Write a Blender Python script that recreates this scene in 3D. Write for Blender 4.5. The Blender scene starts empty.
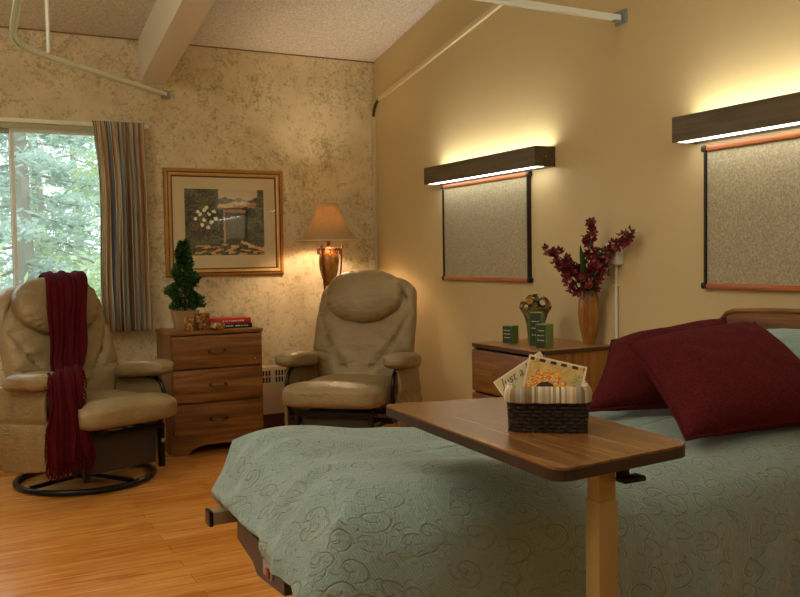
import bpy, bmesh, math, random
from mathutils import Vector, Matrix, noise
from math import sin, cos, pi, radians, sqrt, exp
random.seed(7)
S = bpy.context.scene
COL = S.collection

# ------------------------------------------------------------------ camera
cam = bpy.data.cameras.new('camera')
cam.sensor_fit = 'HORIZONTAL'; cam.sensor_width = 36.0
cam.lens = 878.87 / 800 * 36.0
cam.clip_start = .05
camo = bpy.data.objects.new('camera', cam); COL.objects.link(camo)
_y, _p, _r = radians(27.198), radians(-2.652), radians(-.938)
f_ = Vector((sin(_y) * cos(_p), cos(_y) * cos(_p), sin(_p)))
r0 = Vector((cos(_y), -sin(_y), 0)); u0 = r0.cross(f_)
r_ = cos(_r) * r0 + sin(_r) * u0; u_ = -sin(_r) * r0 + cos(_r) * u0
camo.matrix_world = Matrix(((r_.x, u_.x, -f_.x, 0), (r_.y, u_.y, -f_.y, 0), (r_.z, u_.z, -f_.z, 1.2), (0, 0, 0, 1)))
S.camera = camo

# ------------------------------------------------------------------ view, world, daylight, added fill lamps
S.view_settings.view_transform = 'Standard'; S.view_settings.look = 'None'
S.view_settings.gamma = 1; S.view_settings.use_curve_mapping = False
S.view_settings.exposure = 0.15
W = bpy.data.worlds.new('sky'); S.world = W; W.use_nodes = True
bg = W.node_tree.nodes['Background']
bg.inputs[0].default_value = (.82, .94, 1.0, 1); bg.inputs[1].default_value = 2.5

def area(name, loc, rot, sx, sy, power, color, portal=False, spread=180):
    l = bpy.data.lights.new(name, 'AREA'); l.shape = 'RECTANGLE'; l.size = sx; l.size_y = sy
    l.energy = power; l.color = color; l.spread = radians(spread)
    if portal: l.cycles.is_portal = True
    o = bpy.data.objects.new(name, l); COL.objects.link(o); o.location = loc; o.rotation_euler = rot
    return o
area('window_portal', (-.05, 6.1, 1.49), (radians(-90), 0, 0), 2.1, 1.2, 1, (1, 1, 1), portal=True)
area('added_fill_up', (-.7, 2.4, 2.35), (radians(180), 0, 0), 1.8, 1.4, 84, (1.0, .96, .86))  # added upward fill without a fixture, brightens ceiling and upper walls
area('added_fill_behind', (.1, -.5, 3.2), (radians(12), 0, 0), 2.2, 1.2, 17, (1.0, .98, .92))  # added fill behind the camera, stands in for unknown fixtures
area('added_fill_left', (-1.3, 2.9, 3.0), (radians(10), radians(-15), 0), 1.2, .6, 20, (1.0, .96, .86))  # extra area lamp added out of view for general room light

# ------------------------------------------------------------------ helpers
def lin(c):
    if isinstance(c, str):
        c = c.lstrip('#'); c = [int(c[i:i + 2], 16) / 255 for i in (0, 2, 4)]
    return tuple(x / 12.92 if x <= .04045 else ((x + .055) / 1.055) ** 2.4 for x in c) + (1,)

class NT:
    def __init__(s, name):
        s.m = bpy.data.materials.new(name); s.m.use_nodes = True
        s.t = s.m.node_tree; s.b = s.t.nodes['Principled BSDF']
    def n(s, typ, **kw):
        nd = s.t.nodes.new(typ)
        for k, v in kw.items():
            if k.startswith('i_'): nd.inputs[k[2:].replace('_', ' ')].default_value = v
            else: setattr(nd, k, v)
        return nd
    def l(s, a, b): s.t.links.new(a, b)
    def coord(s, scale=(1, 1, 1), rot=(0, 0, 0), kind='Object'):
        tc = s.n('ShaderNodeTexCoord'); mp = s.n('ShaderNodeMapping')
        mp.inputs['Scale'].default_value = scale; mp.inputs['Rotation'].default_value = rot
        s.l(tc.outputs[kind], mp.inputs[0]); return mp.outputs[0]
    def ramp(s, fac, stops):
        r = s.n('ShaderNodeValToRGB'); e = r.color_ramp.elements
        while len(e) < len(stops): e.new(.5)
        for i, (p, c) in enumerate(stops): e[i].position = p; e[i].color = lin(c) if isinstance(c, str) else c
        s.l(fac, r.inputs[0]); return r.outputs[0]
    def noise(s, vec, scale, detail=4, rough=.55, dist=0):
        n = s.n('ShaderNodeTexNoise'); n.inputs['Scale'].default_value = scale
        n.inputs['Detail'].default_value = detail; n.inputs['Roughness'].default_value = rough
        n.inputs['Distortion'].default_value = dist
        s.l(vec, n.inputs['Vector']); return n.outputs['Fac']
    def math(s, op, a, b=None):
        n = s.n('ShaderNodeMath', operation=op)
        for i, v in enumerate((a, b)):
            if v is None: continue
            if isinstance(v, (int, float)): n.inputs[i].default_value = v
            else: s.l(v, n.inputs[i])
        return n.outputs[0]
    def mix(s, fac, a, b, mode='MIX'):
        n = s.n('ShaderNodeMix', data_type='RGBA', blend_type=mode)
        for i, v in ((0, fac), (6, a), (7, b)):
            if isinstance(v, (int, float)): n.inputs[i].default_value = v
            elif isinstance(v, str): n.inputs[i].default_value = lin(v)
            elif isinstance(v, tuple): n.inputs[i].default_value = v
            else: s.l(v, n.inputs[i])
        return n.outputs[2]
    def bump(s, h, strength, dist=.01):
        b = s.n('ShaderNodeBump'); b.inputs['Strength'].default_value = strength; b.inputs['Distance'].default_value = dist
        s.l(h, b.inputs['Height']); s.l(b.outputs[0], s.b.inputs['Normal'])

def mat(name, col, rough=.5, metal=0, spec=.5, bump=None, emit=None, sheen=0, var=0):
    N = NT(name); N.b.inputs['Roughness'].default_value = rough; N.b.inputs['Metallic'].default_value = metal
    N.b.inputs['Specular IOR Level'].default_value = spec
    N.b.inputs['Base Color'].default_value = lin(col)
    v = N.coord()
    if var or bump is None:
        nz = N.noise(v, 12, 3)
        N.l(N.mix(nz, tuple(x * (1 - (var or .05)) for x in lin(col)[:3]) + (1,), tuple(min(1, x * (1 + (var or .05))) for x in lin(col)[:3]) + (1,)), N.b.inputs['Base Color'])
    if bump: N.bump(N.noise(v, bump[0], 3), bump[1], bump[2] if len(bump) > 2 else .005)
    if sheen: N.b.inputs['Sheen Weight'].default_value = sheen; N.b.inputs['Sheen Roughness'].default_value = .4
    if emit: N.b.inputs['Emission Color'].default_value = lin(emit[0]); N.b.inputs['Emission Strength'].default_value = emit[1]
    return N.m

def wood(name, dark, mid, light, axis=0, rough=.4, scale=1.0, spec=.5):
    """grain runs along the given object axis"""
    N = NT(name); sc = [9 * scale] * 3; sc[axis] = .55 * scale
    v = N.coord(tuple(sc)); a = N.noise(v, 2.2, 6, .6, 1.2)
    sc2 = [70 * scale] * 3; sc2[axis] = 2.5 * scale
    b = N.noise(N.coord(tuple(sc2)), 3, 3, .6)
    f = N.math('ADD', N.math('MULTIPLY', a, .75), N.math('MULTIPLY', b, .3))
    N.l(N.ramp(f, [(.36, dark), (.52, mid), (.68, light)]), N.b.inputs['Base Color'])
    N.b.inputs['Roughness'].default_value = rough; N.b.inputs['Specular IOR Level'].default_value = spec
    N.bump(b, .12, .002)
    return N.m

def meshobj(name, vs, fs, m=None, parent=None, smooth=True, mats=None, mi=None):
    me = bpy.data.meshes.new(name); me.from_pydata([tuple(v) for v in vs], [], fs); me.update()
    if mats:
        for x in mats: me.materials.append(x)
        for p, k in zip(me.polygons, mi): p.material_index = k
    elif m: me.materials.append(m)
    if smooth:
        for p in me.polygons: p.use_smooth = True
        try: me.set_sharp_from_angle(angle=radians(40))
        except Exception: pass
    o = bpy.data.objects.new(name, me); COL.objects.link(o)
    if parent: o.parent = parent
    return o

class G:
    """collects geometry of ONE part"""
    def __init__(s): s.v = []; s.f = []
    def add(s, vs, fs):
        k = len(s.v); s.v += [Vector(v) for v in vs]; s.f += [tuple(i + k for i in f) for f in fs]; return s
    def box(s, x0, x1, y0, y1, z0, z1, bev=0, M=None, seg=2):
        bm = bmesh.new(); bmesh.ops.create_cube(bm, size=1)
        for v in bm.verts: v.co = Vector((x0 + (v.co.x + .5) * (x1 - x0), y0 + (v.co.y + .5) * (y1 - y0), z0 + (v.co.z + .5) * (z1 - z0)))
        if bev: bmesh.ops.bevel(bm, geom=bm.edges[:], offset=bev, segments=seg, profile=.6, affect='EDGES')
        bm.verts.index_update()
        vs = [(M @ v.co) if M else v.co.copy() for v in bm.verts]; fs = [[v.index for v in f.verts] for f in bm.faces]
        bm.free(); return s.add(vs, fs)
    def tube(s, pts, r, n=10, closed=False):
        pts = [Vector(p) for p in pts]; N = len(pts); vs = []; fs = []; up = None
        for i, p in enumerate(pts):
            a = pts[(i - 1) % N] if (closed or i) else p; b = pts[(i + 1) % N] if (closed or i < N - 1) else p
            t = (b - a).normalized()
            if up is None:
                up = Vector((0, 0, 1)) if abs(t.z) < .9 else Vector((1, 0, 0))
            u = (up - t * up.dot(t)).normalized(); w = t.cross(u); up = u
            rr = r[i] if isinstance(r, (list, tuple)) else r
            for k in range(n):
                an = 2 * pi * k / n; vs.append(p + (u * cos(an) + w * sin(an)) * rr)
        for i in range(N if closed else N - 1):
            for k in range(n):
                j = (i + 1) % N; k2 = (k + 1) % n
                fs.append((i * n + k, i * n + k2, j * n + k2, j * n + k))
        if not closed:
            fs.append(tuple(range(n))[::-1]); fs.append(tuple((N - 1) * n + k for k in range(n)))
        return s.add(vs, fs)
    def lathe(s, prof, c=(0, 0, 0), n=32, capb=True, capt=True, sx=1, sy=1, wob=None):
        vs = []; fs = []
        for j, (r, z) in enumerate(prof):
            for k in range(n):
                a = 2 * pi * k / n; rr = r * (wob(a, z) if wob else 1)
                vs.append((c[0] + rr * cos(a) * sx, c[1] + rr * sin(a) * sy, c[2] + z))
        m = len(prof)
        for j in range(m - 1):
            for k in range(n):
                k2 = (k + 1) % n; fs.append((j * n + k, j * n + k2, (j + 1) * n + k2, (j + 1) * n + k))
        if capb: fs.append(tuple(range(n))[::-1])
        if capt: fs.append(tuple((m - 1) * n + k for k in range(n)))
        return s.add(vs, fs)
    def se(s, c, r, e1=.4, e2=.4, n=40, m=20, M=None, fn=None):
        """superellipsoid; fn(unit-ish local vector)->offset"""
        def pw(x, e): return math.copysign(abs(x) ** e, x)
        vs = []; fs = []
        for j in range(m + 1):
            ph = -pi / 2 + pi * j / m
            for k in range(n):
                th = 2 * pi * k / n
                p = Vector((r[0] * pw(cos(ph), e1) * pw(cos(th), e2), r[1] * pw(cos(ph), e1) * pw(sin(th), e2), r[2] * pw(sin(ph), e1)))
                if fn: p = p + Vector(fn(p))
                if M: p = M @ p
                vs.append(p + Vector(c))
        for j in range(m):
            for k in range(n):
                k2 = (k + 1) % n; fs.append((j * n + k, j * n + k2, (j + 1) * n + k2, (j + 1) * n + k))
        return s.add(vs, fs)
    def prism(s, poly, h, M=None):
        """poly in xy, extruded 0..h in z, then M"""
        n = len(poly); vs = [Vector((x, y, 0)) for x, y in poly] + [Vector((x, y, h)) for x, y in poly]
        if M: vs = [M @ v for v in vs]
        fs = [tuple(range(n))[::-1], tuple(range(n, 2 * n))] + [(i, (i + 1) % n, (i + 1) % n + n, i + n) for i in range(n)]
        return s.add(vs, fs)
    def grid(s, fn, nu, nv, cu=False):
        vs = [fn(i / (nu if cu else nu - 1), j / (nv - 1)) for j in range(nv) for i in range(nu)]
        fs = []
        for j in range(nv - 1):
            for i in range(nu if cu else nu - 1):
                i2 = (i + 1) % nu; fs.append((j * nu + i, j * nu + i2, (j + 1) * nu + i2, (j + 1) * nu + i))
        return s.add(vs, fs)
    def build(s, name, m, parent=None, smooth=True): return meshobj(name, s.v, s.f, m, parent, smooth)

def tag(o, label=None, cat=None, group=None, kind=None):
    if label: o['label'] = label
    if cat: o['category'] = cat
    if group: o['group'] = group
    if kind: o['kind'] = kind
    return o
def thing(name, label, cat, loc=(0, 0, 0), rz=0, group=None):
    o = bpy.data.objects.new(name, None); COL.objects.link(o); o.location = loc; o.rotation_euler = (0, 0, rz)
    o.empty_display_size = .1
    return tag(o, label, cat, group)
def struct(g, name, m, smooth=False):
    o = g.build(name, m, None, smooth); o['kind'] = 'structure'; return o
def copy_tree(o, parent=None):
    c = o.copy(); COL.objects.link(c); c.parent = parent
    for ch in list(o.children): copy_tree(ch, c)
    return c
def rrect(x0, x1, y0, y1, r, n=6):
    P = []
    for cx, cy, a0 in ((x1 - r, y1 - r, 0), (x0 + r, y1 - r, 90), (x0 + r, y0 + r, 180), (x1 - r, y0 + r, 270)):
        for k in range(n + 1): a = radians(a0 + 90 * k / n); P.append((cx + r * cos(a), cy + r * sin(a)))
    return P
def bez(p, n=16):
    p = [Vector(q) for q in p]; out = []
    for i in range(n + 1):
        t = i / n; q = p[:]
        while len(q) > 1: q = [q[k] * (1 - t) + q[k + 1] * t for k in range(len(q) - 1)]
        out.append(q[0])
    return out
def spline(P, n=8):
    P = [Vector(p) for p in P]; Q = [P[0]] + P + [P[-1]]; out = []
    for i in range(1, len(Q) - 2):
        for k in range(n):
            t = k / n; a, b, c, d = Q[i - 1:i + 3]
            out.append(.5 * ((2 * b) + (c - a) * t + (2 * a - 5 * b + 4 * c - d) * t * t + (3 * b - a - 3 * c + d) * t ** 3))
    return out + [P[-1]]
def rad(p, r, w=1): return tuple(p), r, w

# ------------------------------------------------------------------ materials
def m_wallpaper():
    N = NT('sponged wallpaper'); v = N.coord()
    big = N.noise(v, 3.0, 2, .5); mid = N.noise(v, 17, 3, .65, .6); fine = N.noise(v, 52, 2, .6, .8)
    m1 = N.math('ADD', N.math('MULTIPLY', big, .26), N.math('ADD', N.math('MULTIPLY', mid, .42), N.math('MULTIPLY', fine, .46)))
    spots = N.ramp(m1, [(.565, (0, 0, 0, 1)), (.62, (.25, .25, .25, 1)), (.72, (.70, .70, .70, 1))])
    wash = N.noise(v, 5, 3, .6)
    base = N.ramp(wash, [(.35, '#d2c29a'), (.65, '#e0d2ac')])
    N.l(N.mix(spots, base, '#85804c'), N.b.inputs['Base Color'])
    N.b.inputs['Roughness'].default_value = .75; N.b.inputs['Specular IOR Level'].default_value = .25
    return N.m
M_wallpaper = m_wallpaper()
M_tan = mat('tan wall paint', '#ccb888', .55, spec=.35, bump=(160, .06, .002), var=.02)
M_wallrest = mat('cream wall paint', '#cfc09a', .7, var=.02)
def m_ceiling():
    N = NT('popcorn ceiling'); v = N.coord(); h = N.noise(v, 75, 3, .7)
    N.l(N.ramp(h, [(.35, '#d0c8b4'), (.6, '#f2ede0')]), N.b.inputs['Base Color'])
    N.b.inputs['Roughness'].default_value = .95; N.b.inputs['Specular IOR Level'].default_value = .1
    N.bump(h, .8, .02); return N.m
M_ceiling = m_ceiling()
M_beam = mat('beam paint', '#e6dfd0', .6, bump=(60, .1, .003), var=.02)
def m_floor():
    N = NT('oak laminate floor'); v = N.coord()
    br = N.n('ShaderNodeTexBrick'); br.offset = .37; br.offset_frequency = 2
    for k, x in (('Scale', 1.0), ('Mortar Size', .0012), ('Brick Width', 1.25), ('Row Height', .095), ('Bias', 0.0)): br.inputs[k].default_value = x
    br.inputs['Color1'].default_value = (.25, .25, .25, 1); br.inputs['Color2'].default_value = (.8, .8, .8, 1); br.inputs['Mortar'].default_value = (.02, .02, .02, 1)
    N.l(v, br.inputs['Vector'])
    g = N.noise(N.coord((1.6, 26, 1)), 2.0, 6, .62, 1.0)
    f = N.math('ADD', N.math('MULTIPLY', g, .8), N.math('MULTIPLY', br.outputs['Color'], .28))
    c = N.ramp(f, [(.30, '#a05c1e'), (.50, '#c87e30'), (.72, '#e0a252')])
    mort = N.math('SUBTRACT', 1.0, N.math('MULTIPLY', br.outputs['Fac'], .35))
    N.l(N.mix(1.0, c, N.ramp(mort, [(0, (0, 0, 0, 1)), (1, (1, 1, 1, 1))]), 'MULTIPLY'), N.b.inputs['Base Color'])
    N.b.inputs['Roughness'].default_value = .20; N.b.inputs['Specular IOR Level'].default_value = .85
    N.bump(g, .04, .002); return N.m
M_floor = m_floor()
M_walnut_x = wood('brown laminate, grain across', '#54330f', '#7c4f20', '#986a34', 0, .42)
M_walnut_y = wood('brown laminate, grain along depth', '#54330f', '#7c4f20', '#986a34', 1, .42)
M_walnut_z = wood('brown laminate, upright grain', '#54330f', '#7c4f20', '#986a34', 2, .42)
M_top_y = wood('walnut table top', '#54371a', '#7a5128', '#8e6536', 1, .27, spec=.6)
M_honey_z = wood('honey panel, upright grain', '#6b4116', '#9a6528', '#b37d3a', 2, .42)
M_darkedge = mat('dark edge band', '#2c1e14', .45)
M_base = wood('brown baseboard', '#4a2f18', '#64421f', '#7a5430', 0, .5)
M_white = mat('off white enamel', '#dcd8c6', .45, var=.02)
M_trackw = mat('pale aluminium track', '#e6ebdc', .35, .1)
M_alum = mat('anodised aluminium', '#9aa39c', .35, .6)
M_winframe = mat('white window frame', '#dfe6da', .45)
M_black = mat('black painted steel', '#0d0d0e', .3, .4)
M_bronze = mat('antique bronze', '#6b5638', .38, .85)
M_bronzebar = mat('dark bronze metal', '#2e2820', .42, .5)
M_orange = wood('reddish wood rail', '#8a4a1c', '#a85d28', '#bd7238', 1, .35)
def m_leather():
    N = NT('tan leather'); v = N.coord(); b = N.n('ShaderNodeTexVoronoi'); b.inputs['Scale'].default_value = 190; N.l(v, b.inputs['Vector'])
    nz = N.noise(v, 7, 3)
    N.l(N.ramp(nz, [(.3, '#857149'), (.7, '#998358')]), N.b.inputs['Base Color'])
    N.b.inputs['Roughness'].default_value = .40; N.b.inputs['Specular IOR Level'].default_value = .5
    w = N.noise(N.coord((9, 9, 20)), 2.0, 3, .6, .8)
    N.bump(N.math('ADD', N.math('MULTIPLY', b.outputs['Distance'], .10), N.math('MULTIPLY', w, 1.6)), .5, .010); return N.m
M_leather = m_leather()
M_leather_dk = mat('dark backing cloth', '#5b4c38', .8)  # even dark brown base colour
def m_knit(name, c1, c2, sc=420, sheen=.3, bstr=.5):
    N = NT(name); v = N.coord(); w = N.n('ShaderNodeTexVoronoi'); w.inputs['Scale'].default_value = sc; N.l(v, w.inputs['Vector'])
    nz = N.noise(v, sc * .5, 3, .6)
    N.l(N.ramp(nz, [(.3, c1), (.7, c2)]), N.b.inputs['Base Color'])
    N.b.inputs['Roughness'].default_value = .95; N.b.inputs['Specular IOR Level'].default_value = .12
    N.b.inputs['Sheen Weight'].default_value = sheen; N.b.inputs['Sheen Tint'].default_value = lin(c2)
    N.bump(N.math('ADD', w.outputs['Distance'], nz), bstr, .003); return N.m
M_maroon = m_knit('maroon chenille', '#3e0f12', '#5e1d20', 300, .25, .6)
M_throw = m_knit('burgundy knit', '#36060c', '#5c0f18', 300, .12)
def m_spread(name='sage damask bedspread'):
    N = NT(name); v = N.coord()
    # vine scrolls: spiral arms around scattered centres, in unfolded cloth coordinates
    sp = N.n('ShaderNodeSeparateXYZ'); N.l(v, sp.inputs[0])
    cb = N.n('ShaderNodeCombineXYZ'); N.l(N.math('ADD', sp.outputs[0], N.math('MULTIPLY', sp.outputs[2], .45)), cb.inputs[0]); N.l(N.math('ADD', sp.outputs[1], sp.outputs[2]), cb.inputs[1])
    wn = N.n('ShaderNodeTexNoise'); wn.inputs['Scale'].default_value = 7; wn.inputs['Detail'].default_value = 1; N.l(cb.outputs[0], wn.inputs['Vector'])
    ad = N.n('ShaderNodeVectorMath', operation='MULTIPLY_ADD'); N.l(wn.outputs['Color'], ad.inputs[0]); ad.inputs[1].default_value = (.07, .07, 0); N.l(cb.outputs[0], ad.inputs[2])
    def scroll(sc, arms, tight, off):
        mo = N.n('ShaderNodeVectorMath', operation='MULTIPLY_ADD'); N.l(ad.outputs[0], mo.inputs[0]); mo.inputs[1].default_value = (sc, sc, 0); mo.inputs[2].default_value = (off, off * 1.7, 0)
        vo = N.n('ShaderNodeTexVoronoi', voronoi_dimensions='2D'); vo.inputs['Scale'].default_value = 1; N.l(mo.outputs[0], vo.inputs['Vector'])
        df = N.n('ShaderNodeVectorMath', operation='SUBTRACT'); N.l(mo.outputs[0], df.inputs[0]); N.l(vo.outputs['Position'], df.inputs[1])
        s2 = N.n('ShaderNodeSeparateXYZ'); N.l(df.outputs[0], s2.inputs[0])
        ang = N.math('ARCTAN2', s2.outputs[1], s2.outputs[0])
        ph = N.math('ADD', N.math('MULTIPLY', ang, arms), N.math('MULTIPLY', vo.outputs['Distance'], tight))
        w = N.math('ABSOLUTE', N.math('SINE', ph))
        ln = N.ramp(w, [(0.0, (1, 1, 1, 1)), (.16, (.8, .8, .8, 1)), (.34, (0, 0, 0, 1))])
        mk = N.ramp(vo.outputs['Distance'], [(.05, (1, 1, 1, 1)), (.42, (1, 1, 1, 1)), (.50, (0, 0, 0, 1))])
        return N.math('MULTIPLY', ln, mk)
    pat = N.math('MAXIMUM', scroll(10.5, .5, 9.0, .3), N.math('MULTIPLY', scroll(17.0, 1.5, 5.0, 3.1), .7))
    wv = N.n('ShaderNodeTexWave'); wv.inputs['Scale'].default_value = 55; wv.inputs['Distortion'].default_value = .6
    N.l(N.coord((1, 1, 1), (.3, .5, .7)), wv.inputs['Vector'])
    N.l(N.mix(pat, N.mix(wv.outputs['Fac'], '#7e938a', '#899e95'), '#7c8a76'), N.b.inputs['Base Color'])
    N.b.inputs['Roughness'].default_value = .8; N.b.inputs['Specular IOR Level'].default_value = .2
    N.b.inputs['Sheen Weight'].default_value = .35
    N.bump(N.math('ADD', N.math('MULTIPLY', pat, -.5), N.math('ADD', N.math('MULTIPLY', wv.outputs['Fac'], .08), N.math('MULTIPLY', N.noise(v, 30, 4, .65, 1.8), .9))), .8, .010)
    return N.m
M_spread = m_spread()
def m_cork():
    N = NT('woven board panel'); v = N.coord(); nz = N.noise(v, 110, 2, .7)
    N.l(N.ramp(nz, [(.35, '#94876a'), (.5, '#a59a7c'), (.68, '#b8ae92')]), N.b.inputs['Base Color'])
    N.b.inputs['Roughness'].default_value = .85; N.bump(nz, .3, .003); return N.m
M_cork = m_cork()
def m_emit(name, c, s):
    N = NT(name); N.b.inputs['Base Color'].default_value = lin(c); N.b.inputs['Emission Color'].default_value = lin(c)
    N.b.inputs['Emission Strength'].default_value = s
    N.noise(N.coord(), 3); return N.m
M_tube_up = m_emit('lit diffuser, upward', '#fbf8ea', 12)
M_tube_dn = m_emit('lit diffuser, downward', '#fbf8ea', 7)
def m_glass():
    N = NT('window glass'); N.b.inputs['Base Color'].default_value = (1, 1, 1, 1); N.b.inputs['Roughness'].default_value = 0
    N.b.inputs['Transmission Weight'].default_value = 1; N.b.inputs['IOR'].default_value = 1.0 + 1e-3
    tr = N.n('ShaderNodeBsdfTransparent'); gl = N.n('ShaderNodeBsdfGlossy'); gl.inputs['Roughness'].default_value = .02
    mx = N.n('ShaderNodeMixShader'); mx.inputs[0].default_value = .06
    N.l(tr.outputs[0], mx.inputs[1]); N.l(gl.outputs[0], mx.inputs[2])
    N.l(mx.outputs[0], N.t.nodes['Material Output'].inputs[0]); return N.m
M_glass = m_glass()
def vcol_mat(name, rough=.6, spec=.4, bump=None):
    N = NT(name); a = N.n('ShaderNodeVertexColor'); a.layer_name = 'Col'; N.l(a.outputs[0], N.b.inputs['Base Color'])
    N.b.inputs['Roughness'].default_value = rough; N.b.inputs['Specular IOR Level'].default_value = spec
    if bump: N.bump(N.noise(N.coord(), bump[0], 3), bump[1], .003)
    return N.m
def paint(o, fn):
    """surface pattern: a colour per face, fn(face centre)->hex or rgb"""
    me = o.data; ca = me.color_attributes.new('Col', 'FLOAT_COLOR', 'CORNER')
    for p in me.polygons:
        c = fn(p.center); c = lin(c)
        for li in p.loop_indices: ca.data[li].color = c

# ================================================================== SETTING
RX = 2.871; BY = 5.956; LX = -2.6; FY = -1.6
def cz(y): return 2.656 + .18 * (BY - y)
struct(G().box(LX - .1, RX + .1, FY - .1, BY + .1, -.1, 0), 'floor', M_floor)
T = .14
g = G().add([(LX, BY + T, cz(BY + T)), (RX + .12, BY + T, cz(BY + T)), (RX + .12, FY, cz(FY)), (LX, FY, cz(FY)),
             (LX, BY + T, cz(BY + T) + .1), (RX + .12, BY + T, cz(BY + T) + .1), (RX + .12, FY, cz(FY) + .1), (LX, FY, cz(FY) + .1)],
            [(0, 1, 2, 3), (7, 6, 5, 4), (0, 4, 5, 1), (1, 5, 6, 2), (2, 6, 7, 3), (3, 7, 4, 0)])
struct(g, 'ceiling', M_ceiling)
WX0, WX1, WZ0, WZ1 = -1.05, .985, .885, 2.075
g = G()
g.box(LX, WX0, BY, BY + T, 0, 2.656); g.box(WX1, RX, BY, BY + T, 0, 2.656)
g.box(WX0, WX1, BY, BY + T, 0, WZ0); g.box(WX0, WX1, BY, BY + T, WZ1, 2.656)
struct(g, 'wall_back', M_wallpaper)
def sidewall(x0, x1, name, m):
    g = G(); P = [(FY, 0), (BY + T, 0), (BY + T, cz(BY + T)), (FY, cz(FY))]
    vs = [(x0, y, z) for y, z in P] + [(x1, y, z) for y, z in P]
    g.add(vs, [(0, 1, 2, 3), (7, 6, 5, 4), (0, 4, 5, 1), (1, 5, 6, 2), (2, 6, 7, 3), (3, 7, 4, 0)]); struct(g, name, m)
sidewall(RX, RX + .12, 'wall_right', M_tan); sidewall(LX - .1, LX, 'wall_left', M_wallrest)
struct(G().box(LX, RX, FY - .1, FY, 0, cz(FY)), 'wall_front', M_wallrest)
struct(G().box(LX, RX - .016, BY - .014, BY, 0, .115, .003), 'baseboard_back', M_base)
struct(G().box(RX - .014, RX, FY, BY - .014, 0, .115, .003), 'baseboard_right', M_base)
# dark strip added to draw the thin shadow line where wallpaper meets ceiling
struct(G().box(LX, RX, BY - .006, BY, 2.648, 2.656), 'shadow_line', mat('shadow line strip', '#8a7550', .7))
# sloped beam
g = G(); vs = []
for y in (FY, BY):
    zb = 2.373 + .18 * (BY - y); vs += [(1.165, y, zb), (1.33, y, zb), (1.33, y, zb + .31), (1.165, y, zb + .31)]
g.add(vs, [(0, 1, 2, 3), (7, 6, 5, 4), (0, 4, 5, 1), (1, 5, 6, 2), (2, 6, 7, 3), (3, 7, 4, 0)])
struct(g, 'trim_3', M_beam)
# corner raceway and sloping strip on the right wall
g = G().box(RX - .028, RX, BY - .022, BY, .115, 2.25, .004); struct(g, 'trim_1', mat('cream raceway', '#cfc39e', .5))
g = G(); vs = []
for y in (5.85, FY):
    zb = 2.364 + .1715 * (5.856 - y); vs += [(RX - .022, y, zb - .014), (RX - .001, y, zb - .014), (RX - .001, y, zb + .014), (RX - .022, y, zb + .014)]
g.add(vs, [(0, 1, 2, 3), (7, 6, 5, 4), (0, 4, 5, 1), (1, 5, 6, 2), (2, 6, 7, 3), (3, 7, 4, 0)])
struct(g, 'trim_2', mat('cream sloping strip', '#d8c9a0', .5))
tag(G().tube(bez([(RX - .012, 5.86, 2.362), (RX - .012, 5.92, 2.34), (RX - .014, 5.94, 2.30), (RX - .014, BY - .012, 2.25)], 8), .009, 8).build('cable', mat('dark cable jacket', '#2b211a', .5)),
    'short dark cable bending from sloping wall strip into corner raceway', 'cable')

# window
wf = thing('window_1', None, None, (0, 0, 0)); wf['kind'] = 'structure'
def ring(g, x0, x1, z0, z1, y0, y1, w):
    g.box(x0, x1, y0, y1, z0, z0 + w, .003); g.box(x0, x1, y0, y1, z1 - w, z1, .003)
    g.box(x0, x0 + w, y0, y1, z0 + w, z1 - w, .003); g.box(x1 - w, x1, y0, y1, z0 + w, z1 - w, .003); return g
ring(G(), WX0, WX1, WZ0, WZ1, BY + .02, BY + .10, .028).build('window_frame', M_winframe, wf, False)
ring(G(), WX0 + .028, .395, WZ0 + .028, WZ1 - .028, BY + .065, BY + .09, .03).build('sash', M_alum, wf, False)
ring(G(), .37, WX1 - .028, WZ0 + .028, WZ1 - .028, BY + .035, BY + .06, .026).build('sash', M_winframe, wf, False)
G().box(WX0 + .05, .37, BY + .076, BY + .080, WZ0 + .05, WZ1 - .05).build('glass_pane', M_glass, wf, False)
G().box(.39, WX1 - .05, BY + .046, BY + .050, WZ0 + .05, WZ1 - .05).build('glass_pane', M_glass, wf, False)
G().box(WX0 - .03, WX1 + .03, BY - .035, BY + .02, WZ0 - .028, WZ0, .004).build('window_sill', M_walnut_x, wf, False)

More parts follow.
